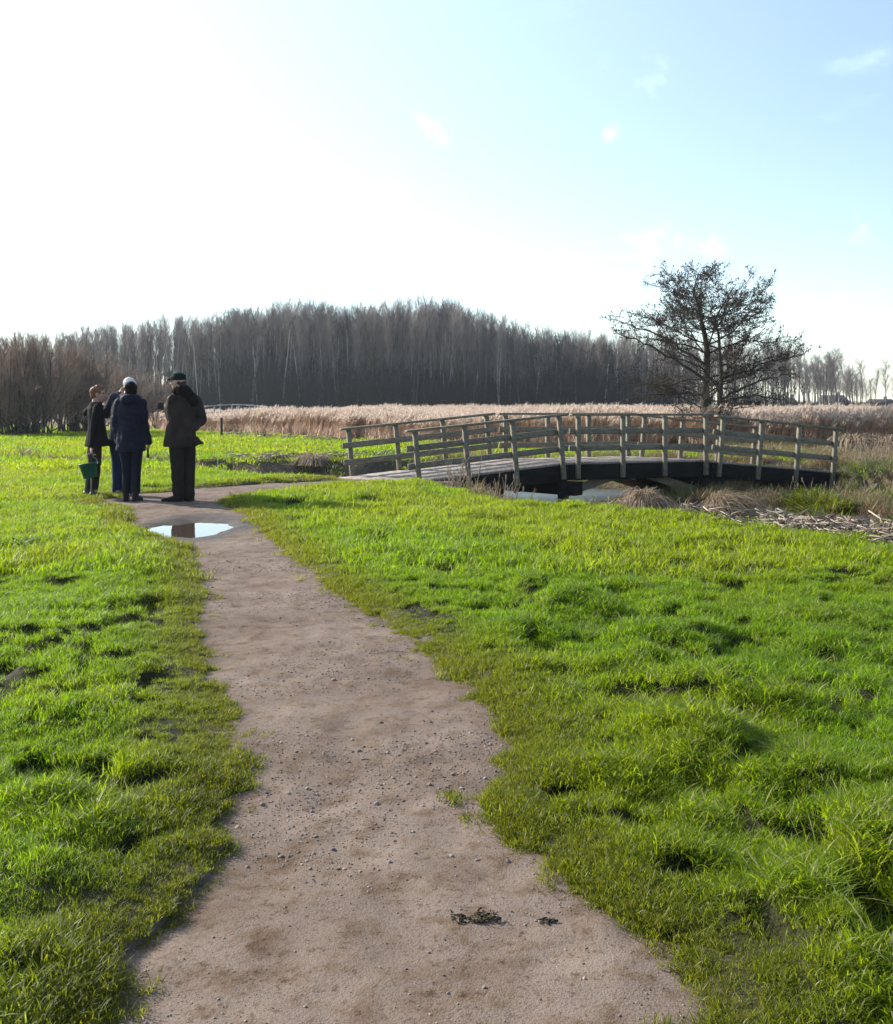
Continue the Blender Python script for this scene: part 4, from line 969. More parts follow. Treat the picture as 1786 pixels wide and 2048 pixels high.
droop('dead_reed_clump', (.95, 16.4), 'tall brown reed clump in front of the left end of the bridge', 1, 380, .42, .30, .1, .011, 60, (.45, .95), mound=.30)
droop('dead_reed_clump', (.2, 16.9), 'sparse upright reed stalks at the left foot of the bridge', 12, 60, .35, .25, .0, .010, 38, (.4, .85), mound=.03)
droop('sedge_tussock', (2.56, 12.95), 'rounded mop of drooping grey brown sedge below the bridge', 2, 900, .36, .36, .0, .009, 0, mound=.26)
droop('sedge_tussock', (3.33, 12.35), 'swept sedge heap with pale cut top, right of the rounded mop', 3, 900, .30, .40, .75, .009, 10, (.12, .25), mound=.24)
droop('dead_reed_clump', (4.35, 13.9), 'patch of thin pale reed stalks under the right part of the bridge', 4, 90, .45, .3, .0, .010, 60, (.35, .7), mound=.04)
droop('reed_heap', (WX(1712, 27.5), 27.5), 'large grey heap of cut reed at the right, before the reed bed', 5, 1300, 1.3, .6, .3, .022, 30, (.3, .6), mound=.45)
droop('reed_heap', (WX(1790, 27.0), 27.0), 'second grey reed heap cut off by the right edge', 6, 900, 1.1, .6, .2, .022, 20, (.3, .6), mound=.35)
droop('dead_reed_clump', (WX(1750, 22.8), 22.8), 'brown dead reed clump beyond the right end of the bridge', 7, 600, .9, .5, .0, .016, 60, (.3, .7), mound=.1)
droop('dead_reed_clump', (WX(1672, 20.8), 20.8), 'rust brown dead plants at the right foot of the bridge', 9, 300, .4, .35, .0, .012, 30, (.2, .5), mound=.08)
droop('sedge_tussock', (WX(628, 24.6), 24.6), 'brown tussock on the dark ditch bank left of the bridge', 8, 400, .5, .5, .0, .016, 12, (.2, .5), mound=.1)
droop('dead_reed_clump', W(1205, 1002)[:2], 'low dark mat of reed roots beside the left pier of the bridge', 21, 260, .5, .22, .0, .012, 6, (.1, .25), mound=.08)
droop('dead_reed_clump', (5.0, 15.2), 'fan of thin pale stalks right of the swept sedge heap', 22, 90, .45, .3, .0, .010, 50, (.3, .6), mound=.04)
droop('dead_reed_clump', (7.2, 19.2), 'brown dead brush in the dark gap under the right end of the bridge', 23, 500, .9, .4, .0, .014, 40, (.25, .55), mound=.12)
droop('dead_reed_clump', (8.3, 18.6), 'brown tangle of dead stems on the far bank at the right edge', 24, 600, 1.0, .45, .0, .014, 40, (.3, .6), mound=.15)
M['dock'] = mat_leaf('dock_leaf', (0.08, 0.14, 0.03), (0.16, 0.28, 0.03), dry=(.5, .5, .45), tfac=.4, rough=.6, spec=.2)
def dock(p, seed, n, lab):
    r = np.random.default_rng(seed); v, q, t, d = blades(n, r, .05, (.06, .15), .042, (.9, 1.9), 5, .12); gz = float(land(np.array([p[0]]), np.array([p[1]]))[0])
    tag(obj('dock_plant', mesh_np('dock_plant', v, q, t, M['dock'], True, {'dry': d}), None, (p[0], p[1], gz)), lab, 'plant')
def _white(mat):      # these two plants carry no per-clump tint
    for n_ in mat.node_tree.nodes:
        if n_.type == 'ATTRIBUTE' and n_.attribute_name == 'tint':
            for l in list(n_.outputs['Color'].links):
                s = l.to_socket; mat.node_tree.links.remove(l); s.default_value = (1, 1, 1, 1)
_white(M['dock']); _white(M['deadgrass'])
dock(W(40, 1112)[:2], 3, 26, 'broad leaved dark green dock plant in the grass at the left edge')
M['clod'] = mat_basic('dark_turf', [(0.3, (0.02, 0.02, 0.012)), (0.7, (0.06, 0.05, 0.03))], 30, 4, .9, .5, .01, spec=.1)
def clod(px, py, rad, seed, lab):
    p = W(px, py); r = np.random.default_rng(seed); b = Buf()
    for i in range(int(1900 * rad)):
        a = r.uniform(0, 6.28); c = np.array([r.normal(0, rad * .9), r.normal(0, rad * .35), r.uniform(0, .003)]); L_ = r.uniform(.006, .022); d = np.array([math.cos(a), math.sin(a), r.uniform(-.1, .12)]); b.tube(np.array([c, c + d * L_ * .5 + [0, 0, .002], c + d * L_]), r.uniform(.0008, .003), 4)
    z = float(path_z(np.array([p[0]]), np.array([p[1]]))[0]); tag(obj('turf_clod', b.mesh('turf_clod', M['clod']), None, (p[0], p[1], z + .002)), lab, 'clod')
clod(950, 1832, .045, 1, 'larger dark torn turf clod lying on the path near the bottom')
clod(1095, 1838, .011, 2, 'small dark turf scrap right of the larger clod on the path')
# ------------------------------------------------------------------ people
def fused(name, b, m, voxel=.008, smooth=2, wrinkle=0.0, wscale=9.0, stretch=(1, 1, .45), seed=0):
    V, Q, T = b.arrays(); me0 = mesh_np(name + '_raw', V, Q, T)
    o = bpy.data.objects.new(name + '_raw', me0); COL.objects.link(o)
    md = o.modifiers.new('r', 'REMESH'); md.mode = 'VOXEL'; md.voxel_size = voxel
    if smooth: sm = o.modifiers.new('s', 'SMOOTH'); sm.factor = .5; sm.iterations = smooth
    dg = bpy.context.evaluated_depsgraph_get(); me = bpy.data.meshes.new_from_object(o.evaluated_get(dg))
    bpy.data.objects.remove(o); me.name = name; n = len(me.vertices)
    co = np.zeros(n * 3, np.float32); me.vertices.foreach_get('co', co); co = co.reshape(-1, 3)
    if wrinkle:
        no = np.zeros(n * 3, np.float32); me.vertex_normals.foreach_get('vector', no); no = no.reshape(-1, 3); c = co * wscale * np.array(stretch)
        c2 = np.stack([c[:, 0] + .5 * vnoise(co[:, 0] * 5, co[:, 1] * 5, seed + 3, co[:, 2] * 5), c[:, 1], c[:, 2] + co[:, 0] * 3], -1)
        h = 1 - 2 * np.abs(vnoise(c2[:, 0], c2[:, 1], seed, c2[:, 2])) + .5 * vnoise(c2[:, 0] * 2.1, c2[:, 1] * 2.1, seed + 1, c2[:, 2] * 2.1)
        co = co + no * (h * wrinkle)[:, None].astype(np.float32); me.vertices.foreach_set('co', co.astype(np.float32).ravel())
    me.polygons.foreach_set('use_smooth', np.ones(len(me.polygons), bool)); me.materials.clear(); me.materials.append(m); me.update(); return me

def skin_mat(name, col):
    m, nt, N, L, out = new_mat(name); p = N.new('ShaderNodeBsdfPrincipled'); p.inputs['Roughness'].default_value = .55; tc = N.new('ShaderNodeTexCoord')
    f = noise_node(N, L, tc.outputs['Object'], 18, 3); L.new(ramp(N, L, f, [(.3, tuple(c * .85 for c in col)), (.7, col)]), p.inputs['Base Color'])
    p.inputs['Subsurface Weight'].default_value = .15; p.inputs['Subsurface Radius'].default_value = (.012, .005, .003); L.new(p.outputs[0], out.inputs[0]); return m
def cloth(name, col, rough=.9, scale=120):
    return mat_basic(name, [(.3, tuple(c * .75 for c in col)), (.7, tuple(c * 1.2 for c in col))], 6, 5, rough, .35, .002, scale, spec=.08)
M['skin'] = skin_mat('skin', (0.52, 0.30, 0.23))
M['eye'] = mat_basic('eye_ball', [(.3, (.05, .04, .035)), (.7, (.09, .07, .06))], 4, 2, .2, 0, spec=.5)
def unit(v): v = np.asarray(v, float); return v / np.linalg.norm(v)
def hand(b, w, d, palm, thumb, k=1.0, curl=.35):
    """palm, four separate fingers of different length and a thumb from the side of the palm"""
    d = unit(d); palm = unit(np.asarray(palm) - d * (np.asarray(palm) @ d)); side = np.cross(d, palm)
    if side @ np.asarray(thumb) < 0: side = -side
    R = np.stack([side, palm, d], 1); b.ball(w + d * .045 * k, np.array([.040, .017, .055]) * k, R, 12, 8)
    b.limb([w - d * .03, w + d * .03 * k], [.026 * k, .027 * k], 10, 3)
    for i, (o, L_) in enumerate([(.030, .072), (.010, .082), (-.011, .076), (-.030, .060)]):
        p = w + (d * .085 + side * o) * k; pts = [p - d * .02 * k, p]; dd = d.copy(); a = curl * (1 + .12 * i)
        for sgm in (.42, .33, .25):
            ang = a; dd = unit(dd * math.cos(ang) + palm * math.sin(ang) + side * o * .6 * (1 if sgm == .42 else 0)); pts.append(pts[-1] + dd * L_ * sgm * k)
        b.limb(pts, np.array([.0098, .0095, .0088, .0082, .0075]) * k, 8, 3)
    p = w + (d * .022 + side * .030) * k; b.limb([p, p + (side * .028 + d * .022 + palm * .008) * k, p + (side * .040 + d * .052 + palm * .018) * k], np.array([.0135, .011, .009]) * k, 8, 3)
def head(b, c, f, k=1.0):
    f = unit(f); up = np.array([0, 0, 1.0]); s = np.cross(f, up); R = np.stack([s, f, up], 1)
    P = lambda x, y, z: np.asarray(c) + (s * x + f * y + up * z) * k
    b.ball(P(0, -.012, .028), np.array([.074, .094, .088]) * k, R, 22, 14); b.ball(P(0, .020, -.035), np.array([.060, .068, .080]) * k, R, 20, 12); b.ball(P(0, .060, -.090), np.array([.028, .024, .022]) * k, R, 12, 8)
    b.limb([P(0, .080, .018), P(0, .100, -.012), P(0, .108, -.028)], np.array([.010, .013, .016]) * k, 10, 3)          # nose
    b.ball(P(0, .084, .034), np.array([.050, .014, .012]) * k, R, 12, 6); b.ball(P(0, .085, -.060), np.array([.024, .012, .006]) * k, R, 10, 6); b.ball(P(0, .082, -.071), np.array([.021, .012, .007]) * k, R, 10, 6)   # brow, lips
    for sg in (-1, 1):
        b.ball(P(sg * .036, .066, -.02), np.array([.026, .022, .026]) * k, R, 10, 8); b.ball(P(sg * .076, -.008, -.008), np.array([.010, .022, .034]) * k, R, 10, 8)                    # cheek, ear
    b.limb([P(0, -.02, -.05), P(0, -.035, -.15)], np.array([.055, .060]) * k, 16, 3); return P
def torso(b, c, f, rings):
    f = unit([f[0], f[1], 0]); s = np.array([f[1], -f[0], 0])
    b.loft([(np.array([c[0] + x, c[1] + y, z]), s * w, f * d) for x, y, z, w, d in rings], 28)
def part(root, name, me, label=None):
    o = obj(name, me, root)
    if label: o['label'] = label
    return o
def boot(d, ankle, f, L_=.27, h=.10, w=.05, shaft=None):
    """a shoe or boot with toe, heel and sole, one mesh"""
    b = Buf(); f = unit([f[0], f[1], 0]); s = np.array([f[1], -f[0], 0]); a = np.asarray(ankle, float); up = np.array([0, 0, 1.0])
    def ring(y, z0, z1, ww): return (a * [1, 1, 0] + f * y + up * (z0 + z1) / 2, s * ww, up * (z1 - z0) / 2)
    b.loft([ring(-.075, .01, .06, w * .55), ring(-.065, 0, .10, w * .8), ring(-.02, 0, .115, w * .9), ring(.05, 0, .095, w * .92), ring(.11, 0, .075, w * 1.0), ring(.16, 0, .06, w * .9), ring(L_ - .085, .004, .045, w * .6), ring(L_ - .075, .012, .034, w * .3)], 18)
    b.limb([a * [1, 1, 0] + up * .06 - f * .015, a * [1, 1, 0] + up * (shaft or h) - f * .02 + (np.asarray(d) if d is not None else 0)], [w * .92, w * (1.15 if shaft else .95)], 16, 4)
    b.box(a * [1, 1, 0] + f * (L_ / 2 - .078) + up * .009, (L_ * .93, w * 1.75, .018), np.stack([f, s, up], 1)); return b
def eyes(root, P, k=1.0):
    for sg in (-1, 1): b = Buf(); b.ball(P(sg * .031, .078, .012), .0125 * k, None, 12, 8); part(root, 'eye', b.mesh('eye', M['eye']))
def place(px, py): return W(px, py)
def gz_at(p):
    X, Y = np.array([p[0]]), np.array([p[1]]); return float(path_z(X, Y)[0] if path_sd(X, Y)[0] < 0 else land(X, Y)[0])
Z1 = 1 / 5.39
def zp(zx, zy): return 130 + zx * Z1, 720 + zy * Z1

# --- boy with the bucket
def boy():
    p = place(*zp(320, 1474)); g = gz_at(p); root = empty('person', (p[0], p[1], g + .005)); tag(root, 'person with reddish blond hair and dark jacket carrying a green bucket', 'person', 'people talking on the path')
    f = unit([.93, .36, 0]); s = np.array([f[1], -f[0], 0]); hips = np.array([.0, 0, .86])
    Lh, Rh = hips - s * .085, hips + s * .085; LA, RA = np.array([-.125, .07, .09]), np.array([.022, -.07, .09]); Lk, Rk = np.array([-.065, .09, .48]), np.array([.055, -.08, .48])
    Ls, Rs = np.array([-.045, .15, 1.385]), np.array([.10, -.15, 1.375]); Le, Lw = np.array([-.215, .27, 1.30]), np.array([-.01, .36, 1.385]); Re, Rw = np.array([.055, -.20, 1.07]), np.array([.026, -.205, .775])
    b = Buf(); torso(b, (0, 0), f, [(0, 0, .80, .15, .10), (.02, 0, .88, .135, .10), (.025, 0, 1.02, .105, .085), (.02, 0, 1.2, .115, .085), (.01, 0, 1.34, .135, .085), (.015, 0, 1.41, .10, .075), (.025, 0, 1.45, .055, .055), (.03, 0, 1.5, .05, .05)])
    P = head(b, (.045, 0.01, 1.572), [.95, .25, 0], .98)
    for h_, k_, a_ in ((Lh, Lk, LA), (Rh, Rk, RA)): b.limb([h_, (h_ + k_) / 2 + f * .01, k_, a_], [.080, .068, .050, .036])
    for a, e, w in ((Ls, Le, Lw), (Rs, Re, Rw)): b.limb([a, e], [.048, .038]); b.limb([e, w], [.038, .026])
    hand(b, Lw, Lw - Le, [0, -.4, .6], [0, 0, 1], .92, .4); hand(b, Rw, [-.05, -.02, -1], [.95, .3, 0], [.1, -.9, 0], .92, .75)
    body = part(root, 'body', fused('body', b, M['skin'], .0055, 1)); eyes(root, P, .98)
    b = Buf(); torso(b, (0, 0), f, [(.05, -.0, .785, .205, .185), (.045, 0, .80, .205, .185), (.035, 0, .95, .17, .145), (.025, 0, 1.1, .14, .12), (.02, 0, 1.25, .15, .12), (.01, 0, 1.36, .17, .110), (.015, 0, 1.42, .12, .095), (.02, 0, 1.455, .075, .075)])
    b.limb([Ls, Le], [.068, .058], 14); b.limb([Le, Lw - unit(Lw - Le) * .02], [.058, .044], 14); b.limb([Rs, Re], [.066, .056], 14); b.limb([Re, Rw + [0, 0, .03]], [.056, .042], 14)
    part(root, 'jacket', fused('jacket', b, cloth('black_jacket', (.012, .011, .013)), .009, 3, .006, 9, seed=1))
    b = Buf(); b.loft([((.012, 0, .80), s * .155, f * .115), ((.008, 0, .88), s * .165, f * .12), ((.008, 0, .95), s * .15, f * .11)], 24)
    for h_, k_, a_ in ((Lh, Lk, LA), (Rh, Rk, RA)): b.limb([h_, (h_ + k_) / 2, k_, k_ + (a_ - k_) * .8], [.098, .088, .062, .050])
    part(root, 'trousers', fused('trousers', b, cloth('dark_brown_trousers', (.035, .022, .022)), .009, 3, .006, 9, seed=2))
    mb = mat_basic('rubber_boot', [(.3, (.018, .022, .02)), (.7, (.035, .04, .036))], 6, 3, .45, .1, .002, spec=.5)
    for a_, k_, ff in ((LA, Lk, [.97, .2, 0]), (RA, Rk, [.98, -.15, 0])): part(root, 'boot', fused('boot', boot((k_ - a_) * [1, 1, 0] * .6, a_, ff, .28, .1, .048, .345), mb, .006, 2))
    b = Buf(); R = np.stack([s, f, [0, 0, 1.0]], 1); b.ball(P(0, -.020, .040), (.080, .095, .085), R, 20, 12); b.ball(P(0, -.055, -.005), (.070, .055, .070), R, 16, 10); b.ball(P(0, .045, .102), (.050, .045, .030), R, 14, 8); b.ball(P(-.01, .01, .118), (.06, .05, .03), R, 14, 8)
    part(root, 'hair', fused('hair', b, mat_basic('reddish_hair', [(.3, (.11, .042, .022)), (.7, (.25, .11, .055))], 60, 4, .6, .6, .003, 150, (1, 1, .3)), .007, 1, .008, 45, seed=5))
    return p, g, np.array(Rw)
def bucket(p, g, wrist):
    grip = wrist + np.array([-.005, 0, -.088]); c = np.array([.012, -.215, .325]); root = empty('bucket', (p[0] + c[0], p[1] + c[1], g + c[2])); root.rotation_euler = (0.0, math.radians(-9), 0); root.scale = (.92, .92, .92)
    tag(root, 'green plastic bucket with thin wire handle held by the boy', 'bucket')
    mg = mat_basic('green_plastic', [(.3, (.004, .085, .060)), (.7, (.005, .11, .075))], 5, 2, .35, .05, .001, spec=.5)
    b = Buf(); n = 36; prof = [(.0, .004), (.100, .0), (.106, .006), (.142, .225), (.150, .226), (.152, .243), (.146, .246), (.138, .238), (.101, .012), (.0, .012)]
    a = np.arange(n) / n * 2 * math.pi; V = np.concatenate([np.stack([r_ * np.cos(a), r_ * np.sin(a), np.full(n, z)], -1) for r_, z in prof]); i = np.arange(len(prof) - 1)[:, None] * n; j = np.arange(n)[None]; k = (j + 1) % n
    b.add(V, np.stack([i + j, i + k, i + n + k, i + n + j], -1).reshape(-1, 4)); part(root, 'pail', b.mesh('pail', mg))
    inv = Matrix.Rotation(math.radians(9), 3, 'Y'); gl = np.array(inv @ Vector(grip - c)) / .92
    b = Buf(); m_ = np.array([[-.150, 0, .23], [-.140, 0, .29], [-.06, 0, gl[2] - .02], [gl[0] - .03, gl[1], gl[2]], [gl[0] + .03, gl[1], gl[2]], [.10, 0, gl[2] - .055], [.145, 0, .29], [.150, 0, .23]]); b.tube(smooth_line(m_, 5), .0035, 6)
    h = part(root, 'handle', b.mesh('handle', mat_basic('wire', [(.3, (.3, .3, .3)), (.7, (.5, .5, .5))], 5, 2, .35, 0, spec=.6)))
    b = Buf(); b.limb([gl + [-.045, 0, 0], gl + [.045, 0, 0]], [.012, .012], 10, 3); o = obj('grip', b.mesh('grip', mg), h)
    for sg in (-1, 1): b = Buf(); b.ball((sg * .153, 0, .228), (.012, .02, .018), None, 10, 6); part(root, 'ear_lug', b.mesh('ear_lug', mat_basic('white_lug', [(.3, (.6, .6, .58)), (.7, (.75, .75, .72))], 5, 2, .4, 0)))
bucket(*boy())

# --- woman in the navy hooded coat
def woman():
    p = place(*zp(710, 1514)); g = gz_at(p); root = empty('person', (p[0], p[1], g + .005)); tag(root, 'person with black hair and navy hooded coat holding a dark torch', 'person', 'people talking on the path')
    f = unit([-.08, 1, 0]); s = np.array([f[1], -f[0], 0]); hips = np.array([0, 0, .86])
    Lh, Rh = hips - s * .085, hips + s * .085; LA, RA = np.array([-.075, .02, .09]), np.array([.085, -.03, .09]); Lk, Rk = np.array([-.075, .04, .47]), np.array([.075, .02, .47])
    Ls, Rs = np.array([-.165, 0, 1.42]), np.array([.165, 0, 1.42]); Le, Lw = np.array([-.205, -.02, 1.13]), np.array([-.20, .06, .87]); Re, Rw = np.array([.205, -.02, 1.13]), np.array([.245, .04, .86])
    b = Buf(); torso(b, (0, 0), f, [(0, 0, .80, .16, .11), (0, 0, .88, .17, .115), (0, 0, 1.04, .14, .10), (0, 0, 1.22, .16, .115), (0, 0, 1.37, .17, .09), (0, 0, 1.45, .09, .07), (0, .01, 1.5, .05, .05), (0, .01, 1.55, .048, .048)])
    P = head(b, (-.008, .03, 1.625), [-.25, .97, 0], .95)
    for h_, k_, a_ in ((Lh, Lk, LA), (Rh, Rk, RA)): b.limb([h_, (h_ + k_) / 2 + f * .01, k_, a_], [.085, .07, .052, .036])
    for a, e, w in ((Ls, Le, Lw), (Rs, Re, Rw)): b.limb([a, e], [.048, .038]); b.limb([e, w], [.038, .026])
    hand(b, Lw, Lw - Le, [1, .1, 0], [0, 1, 0], .95, .4); hand(b, Rw, [-.02, .05, -1], [-1, .1, 0], [0, 1, 0], .95, .75)
    part(root, 'body', fused('body', b, M['skin'], .0055, 1)); eyes(root, P, .95)
    b = Buf(); torso(b, (0, 0), f, [(0, 0, .735, .205, .155), (0, 0, .75, .208, .158), (0, 0, .9, .202, .155), (0, 0, 1.08, .178, .14), (0, 0, 1.25, .192, .15), (0, 0, 1.37, .205, .13), (0, 0, 1.44, .15, .11), (0, 0, 1.5, .085, .09)])
    for a, e, w in ((Ls, Le, Lw), (Rs, Re, Rw)): b.limb([a, (a + e) / 2 + (a - e) @ [0, 0, 1] * s * np.sign(a[0]) * .02, e, w + unit(w - e) * -.005], [.072, .068, .060, .050], 16)
    mw = mat_basic('navy_quilted_coat', [(.3, (.005, .006, .016)), (.7, (.011, .013, .032))], 6, 4, .7, .3, .003, 60, spec=.12); coat = part(root, 'coat', fused('coat', b, mw, .009, 3, .012, 8, (1, 1, 1.6), seed=11))
    b = Buf(); R = np.eye(3); b.ball((0, -.10, 1.475), (.125, .07, .085), None, 20, 12); b.ball((0, -.03, 1.515), (.115, .10, .05), None, 20, 10); b.ball((-.06, -.02, 1.5), (.08, .09, .06), None, 14, 8); b.ball((.06, -.02, 1.5), (.08, .09, .06), None, 14, 8)
    part(root, 'hood', fused('hood', b, mw, .009, 3, .008, 12, seed=12))
    b = Buf(); b.loft([((0, 0, .78), s * .16, f * .115), ((0, 0, .88), s * .168, f * .12), ((0, 0, .95), s * .15, f * .11)], 24)
    for h_, k_, a_ in ((Lh, Lk, LA), (Rh, Rk, RA)): b.limb([h_, (h_ + k_) / 2, k_, a_ + [0, 0, .06]], [.098, .085, .066, .058])
    part(root, 'trousers', fused('trousers', b, cloth('dark_jeans', (.009, .011, .024)), .009, 3, .005, 9, seed=13))
    for a_, ff in ((LA, [-.25, .97, 0]), (RA, [.1, .99, 0])): part(root, 'boot', fused('boot', boot(None, a_, ff, .26, .2, .046), cloth('black_boot', (.012, .011, .012), .5), .006, 2))
    b = Buf(); b.ball(P(0, -.018, .030), (.085, .100, .090), None, 20, 12); b.ball(P(0, -.06, -.02), (.075, .06, .075), None, 18, 10); b.ball(P(0, -.02, -.03), (.083, .07, .06), None, 18, 10)
    part(root, 'hair', fused('hair', b, mat_basic('black_hair', [(.3, (.003, .003, .003)), (.7, (.007, .006, .006))], 40, 4, .7, .6, .003, 120, (1, 1, .3), spec=.06), .007, 1, .006, 35, seed=14))
    c = np.array(p) * [1, 1, 0] + Rw + [-.012, .015, -.085] + [0, 0, g]; t = empty('torch', c); tag(t, 'short dark hand torch hanging from the hand of the person in navy', 'torch'); md_ = cloth('black_rubber', (.012, .012, .013), .45)
    b = Buf(); b.tube(np.array([[0, 0, .055], [0, 0, .05], [0, 0, -.09], [0, 0, -.095]]), [.012, .014, .014, .013], 12); part(t, 'barrel', b.mesh('barrel', md_)); b = Buf(); b.tube(np.array([[0, 0, -.088], [0, 0, -.105], [0, 0, -.14], [0, 0, -.142]]), [.015, .019, .020, .016], 12); part(t, 'lamp_head', b.mesh('lamp_head', md_))
woman()

# --- white haired person, arm raised to the face
def elder():
    p = place(*zp(618, 1459)); g = gz_at(p); root = empty('person', (p[0], p[1], g + .005)); tag(root, 'white haired person in grey blue jacket and jeans raising one arm to the face', 'person', 'people talking on the path')
    f = unit([-.12, 1, 0]); s = np.array([f[1], -f[0], 0]); hips = np.array([-.01, 0, .91])
    Lh, Rh = hips - s * .09, hips + s * .09; LA, RA = np.array([-.095, .03, .09]), np.array([.085, .02, .09]); Lk, Rk = np.array([-.10, .05, .5]), np.array([.08, .05, .5])
    Ls, Rs = np.array([-.125, 0, 1.495]), np.array([.225, 0, 1.475]); Le, Lw = np.array([-.285, .10, 1.245]), np.array([-.115, .21, 1.555]); Re, Rw = np.array([.29, .06, 1.19]), np.array([.22, .24, 1.03])
    b = Buf(); torso(b, (0, 0), f, [(-.01, 0, .84, .165, .115), (0, 0, .93, .17, .12), (.01, 0, 1.1, .15, .115), (.03, 0, 1.28, .17, .12), (.05, 0, 1.43, .18, .095), (.06, .01, 1.51, .09, .07), (.07, .02, 1.56, .055, .055), (.08, .02, 1.6, .052, .052)])
    P = head(b, (.09, .05, 1.685), [-.35, .94, -.1], 1.0)
    for h_, k_, a_ in ((Lh, Lk, LA), (Rh, Rk, RA)): b.limb([h_, (h_ + k_) / 2 + f * .01, k_, a_], [.085, .072, .054, .038])
    for a, e, w in ((Ls, Le, Lw), (Rs, Re, Rw)): b.limb([a, e], [.05, .041]); b.limb([e, w], [.041, .028])
    hand(b, Lw, [.35, .2, 1], [1, .2, -.2], [0, 1, 0], 1.0, .4); hand(b, Rw, Rw - Re, [-1, 0, 0], [0, 0, 1], 1.0, .4)
    part(root, 'body', fused('body', b, M['skin'], .0055, 1)); eyes(root, P, 1.0)
    b = Buf(); torso(b, (0, 0), f, [(-.01, 0, .84, .19, .145), (-.01, 0, .855, .192, .148), (0, 0, 1.0, .185, .145), (.01, 0, 1.15, .178, .145), (.03, 0, 1.3, .195, .15), (.05, 0, 1.43, .205, .125), (.055, 0, 1.5, .14, .10), (.065, .01, 1.565, .08, .08)])
    b.limb([Ls, Le], [.078, .066], 16); b.limb([Le, Lw - unit(Lw - Le) * .01], [.068, .05], 16); b.limb([Rs, Re], [.076, .066], 16); b.limb([Re, Rw], [.066, .05], 16)
    part(root, 'jacket', fused('jacket', b, cloth('grey_blue_jacket', (.042, .044, .068)), .009, 3, .007, 9, seed=21))
    b = Buf(); b.loft([((-.01, 0, .83), s * .165, f * .12), ((-.01, 0, .92), s * .172, f * .125), ((-.005, 0, 1.0), s * .155, f * .115)], 24)
    for h_, k_, a_ in ((Lh, Lk, LA), (Rh, Rk, RA)): b.limb([h_, (h_ + k_) / 2, k_, a_ + [0, 0, -.02]], [.105, .095, .078, .07])
    part(root, 'trousers', fused('trousers', b, cloth('blue_jeans', (.018, .035, .085)), .009, 3, .006, 9, seed=22))
    for a_, ff in ((LA, [-.6, .8, 0]), (RA, [.1, .99, 0])): part(root, 'shoe', fused('shoe', boot(None, a_, ff, .27, .1, .047), cloth('pale_shoe', (.30, .29, .30), .6), .006, 2))
    b = Buf(); b.ball(P(0, -.016, .034), (.085, .102, .092), None, 20, 12); b.ball(P(0, -.055, -.01), (.075, .06, .065), None, 18, 10); b.ball(P(.05, -.03, .02), (.05, .06, .06), None, 12, 8)
    part(root, 'hair', fused('hair', b, mat_basic('white_hair', [(.3, (.55, .53, .5)), (.7, (.8, .78, .75))], 40, 4, .6, .6, .003, 120, (1, 1, .3)), .007, 1, .008, 40, seed=24))
elder()

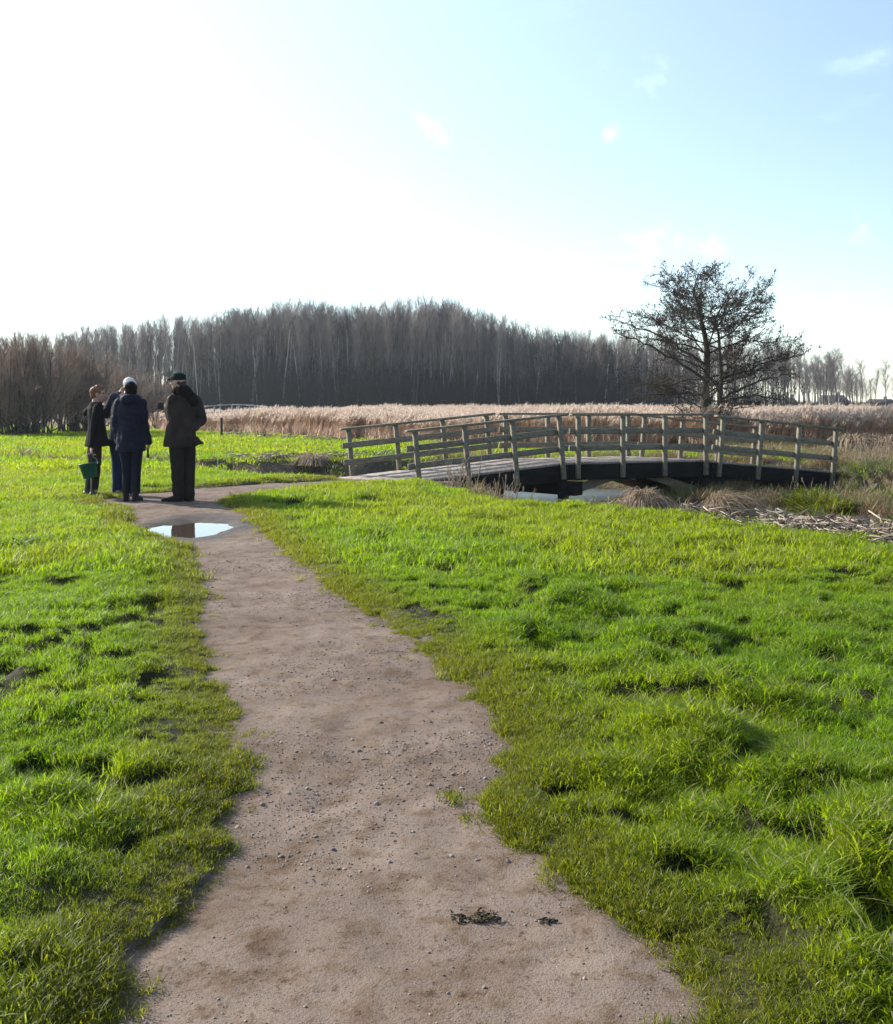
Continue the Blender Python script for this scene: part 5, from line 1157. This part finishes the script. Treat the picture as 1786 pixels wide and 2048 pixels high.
# --- man in cap and long brown coat
def capman():
    p = place(*zp(1240, 1516)); g = gz_at(p); root = empty('person', (p[0], p[1], g + .005)); tag(root, 'person in dark green cap and long brown coat gesturing with one glove', 'person', 'people talking on the path')
    f = unit([-.72, .69, 0]); s = np.array([f[1], -f[0], 0]); hips = np.array([.03, 0, .94])
    Lh, Rh = hips - s * .095, hips + s * .095; LA, RA = np.array([-.015, -.06, .09]), np.array([.12, .05, .09]); Lk, Rk = np.array([-.02, -.07, .5]), np.array([.11, .06, .5])
    Ls, Rs = np.array([-.075, -.12, 1.475]), np.array([.195, .13, 1.45]); Le, Lw = np.array([-.095, -.08, 1.215]), np.array([-.175, .0, 1.385]); Re, Rw = np.array([.275, .12, 1.19]), np.array([.20, -.02, 1.04])
    b = Buf(); torso(b, (0, 0), f, [(.03, 0, .86, .17, .12), (.03, 0, .95, .175, .125), (.03, 0, 1.1, .155, .12), (.04, 0, 1.28, .175, .125), (.04, 0, 1.43, .185, .10), (.02, 0, 1.52, .09, .075), (.0, 0, 1.58, .057, .057), (-.01, 0, 1.63, .054, .054)])
    P = head(b, (-.035, .01, 1.735), [-.97, .24, 0], 1.02)
    for h_, k_, a_ in ((Lh, Lk, LA), (Rh, Rk, RA)): b.limb([h_, (h_ + k_) / 2 + f * .01, k_, a_], [.09, .076, .056, .04])
    for a, e, w in ((Ls, Le, Lw), (Rs, Re, Rw)): b.limb([a, e], [.052, .042]); b.limb([e, w], [.042, .029])
    part_b = b; part(root, 'body', fused('body', part_b, M['skin'], .0055, 1)); eyes(root, P, 1.02)
    b = Buf(); hand(b, Lw + [.01, 0, 0], [-1, .1, .03], [.1, 1, 0], [-.2, 0, -1], 1.3, .18); hand(b, Rw, [-.45, -.5, -.75], [-1, 0, .2], [-1, 0, 0], 1.1, .4)
    part(root, 'glove', fused('glove', b, cloth('dark_glove', (.05, .035, .03)), .0055, 1))
    b = Buf(); torso(b, (0, 0), f, [(-.015, 0, .80, .22, .185), (-.015, 0, .815, .222, .187), (0, 0, .95, .215, .175), (.015, 0, 1.12, .20, .165), (.03, 0, 1.28, .205, .16), (.035, 0, 1.41, .21, .14), (.03, 0, 1.5, .15, .115), (.0, 0, 1.585, .09, .09)])
    b.limb([Ls, Le], [.082, .072], 16); b.limb([Le, Lw], [.074, .055], 16); b.limb([Rs, Re], [.084, .074], 16); b.limb([Re, Rw + [0, 0, .02]], [.074, .058], 16)
    b.loft([(np.array([.15, .03, .96]), np.array([.02, 0, 0]), np.array([0, .07, 0])), (np.array([.20, .03, .90]), np.array([.05, 0, .05]), np.array([0, .075, 0])), (np.array([.255, .03, .835]), np.array([.045, 0, .04]), np.array([0, .06, 0])), (np.array([.325, .03, .845]), np.array([.006, 0, .012]), np.array([0, .03, 0]))], 16)   # coat tail lifted by the wind
    mc = mat_basic('waxed_brown_coat', [(.3, (.021, .014, .013)), (.7, (.042, .029, .027))], 5, 4, .7, .3, .003, 70, spec=.12); part(root, 'coat', fused('coat', b, mc, .009, 3, .015, 8, seed=31))
    b = Buf(); b.ball((.02, -.04, 1.60), (.115, .11, .07), None, 18, 10); b.ball((.10, -.03, 1.545), (.11, .10, .095), None, 18, 10); b.ball((.175, .0, 1.47), (.085, .09, .10), None, 16, 10); b.ball((.05, .05, 1.62), (.08, .08, .07), None, 14, 8)
    part(root, 'hood', fused('hood', b, cloth('furry_dark_hood', (.012, .010, .011)), .009, 2, .014, 30, (1, 1, 1), seed=32))
    b = Buf(); b.loft([((.03, 0, .86), s * .17, f * .125), ((.03, 0, .95), s * .178, f * .13), ((.03, 0, 1.02), s * .16, f * .12)], 24)
    for h_, k_, a_ in ((Lh, Lk, LA), (Rh, Rk, RA)): b.limb([h_, (h_ + k_) / 2, k_, a_ + [0, 0, .0]], [.112, .102, .086, .076])
    part(root, 'trousers', fused('trousers', b, cloth('olive_brown_trousers', (.022, .018, .017)), .009, 3, .009, 9, (1, 1, 1.3), seed=33))
    for a_, ff in ((LA, [-.99, -.12, 0]), (RA, [-.9, .4, 0])): part(root, 'boot', fused('boot', boot(None, a_, ff, .31, .13, .056), cloth('dark_leather_boot', (.018, .013, .012), .55), .006, 2))
    b = Buf(); b.ball(P(0, -.055, -.03), (.07, .05, .06), None, 16, 10); b.ball(P(0, -.02, .0), (.08, .07, .05), None, 16, 10); part(root, 'hair', fused('hair', b, mat_basic('dark_hair', [(.3, (.02, .016, .014)), (.7, (.05, .04, .036))], 40, 4, .6, .6, .003, 120), .007, 1, .005, 40, seed=34))
    hf = unit([-.97, .24, 0]); hs = np.array([hf[1], -hf[0], 0]); up = np.array([0, 0, 1.0]); c0 = P(0, -.012, .045); b = Buf()
    b.loft([(c0 + up * z, hs * w, hf * (w * 1.22)) for z, w in ((-.02, .084), (.0, .090), (.03, .090), (.06, .080), (.08, .060), (.092, .032), (.096, .01))], 28)
    b.loft([(c0 + hf * .085 + up * .004, hs * .072, up * .008), (c0 + hf * .125 - up * .004, hs * .068, up * .007), (c0 + hf * .160 - up * .014, hs * .052, up * .006), (c0 + hf * .178 - up * .020, hs * .022, up * .004)], 20)
    part(root, 'cap', fused('cap', b, cloth('dark_green_cap', (.006, .018, .015)), .006, 2, .002, 20, seed=35))
capman()

# ------------------------------------------------------------------ winter haze
def make_haze():
    b = Buf(); b.box((0, 400, 12.5), (1240, 1040, 29)); m, nt, N, L, out = new_mat('winter_haze')
    v = N.new('ShaderNodeVolumePrincipled'); v.inputs['Color'].default_value = (.86, .93, 1, 1); v.inputs['Density'].default_value = 0.00028; v.inputs['Anisotropy'].default_value = 0.35
    L.new(v.outputs[0], out.inputs['Volume']); o = obj('haze', b.mesh('haze', m, False)); o['kind'] = 'stuff'
make_haze()
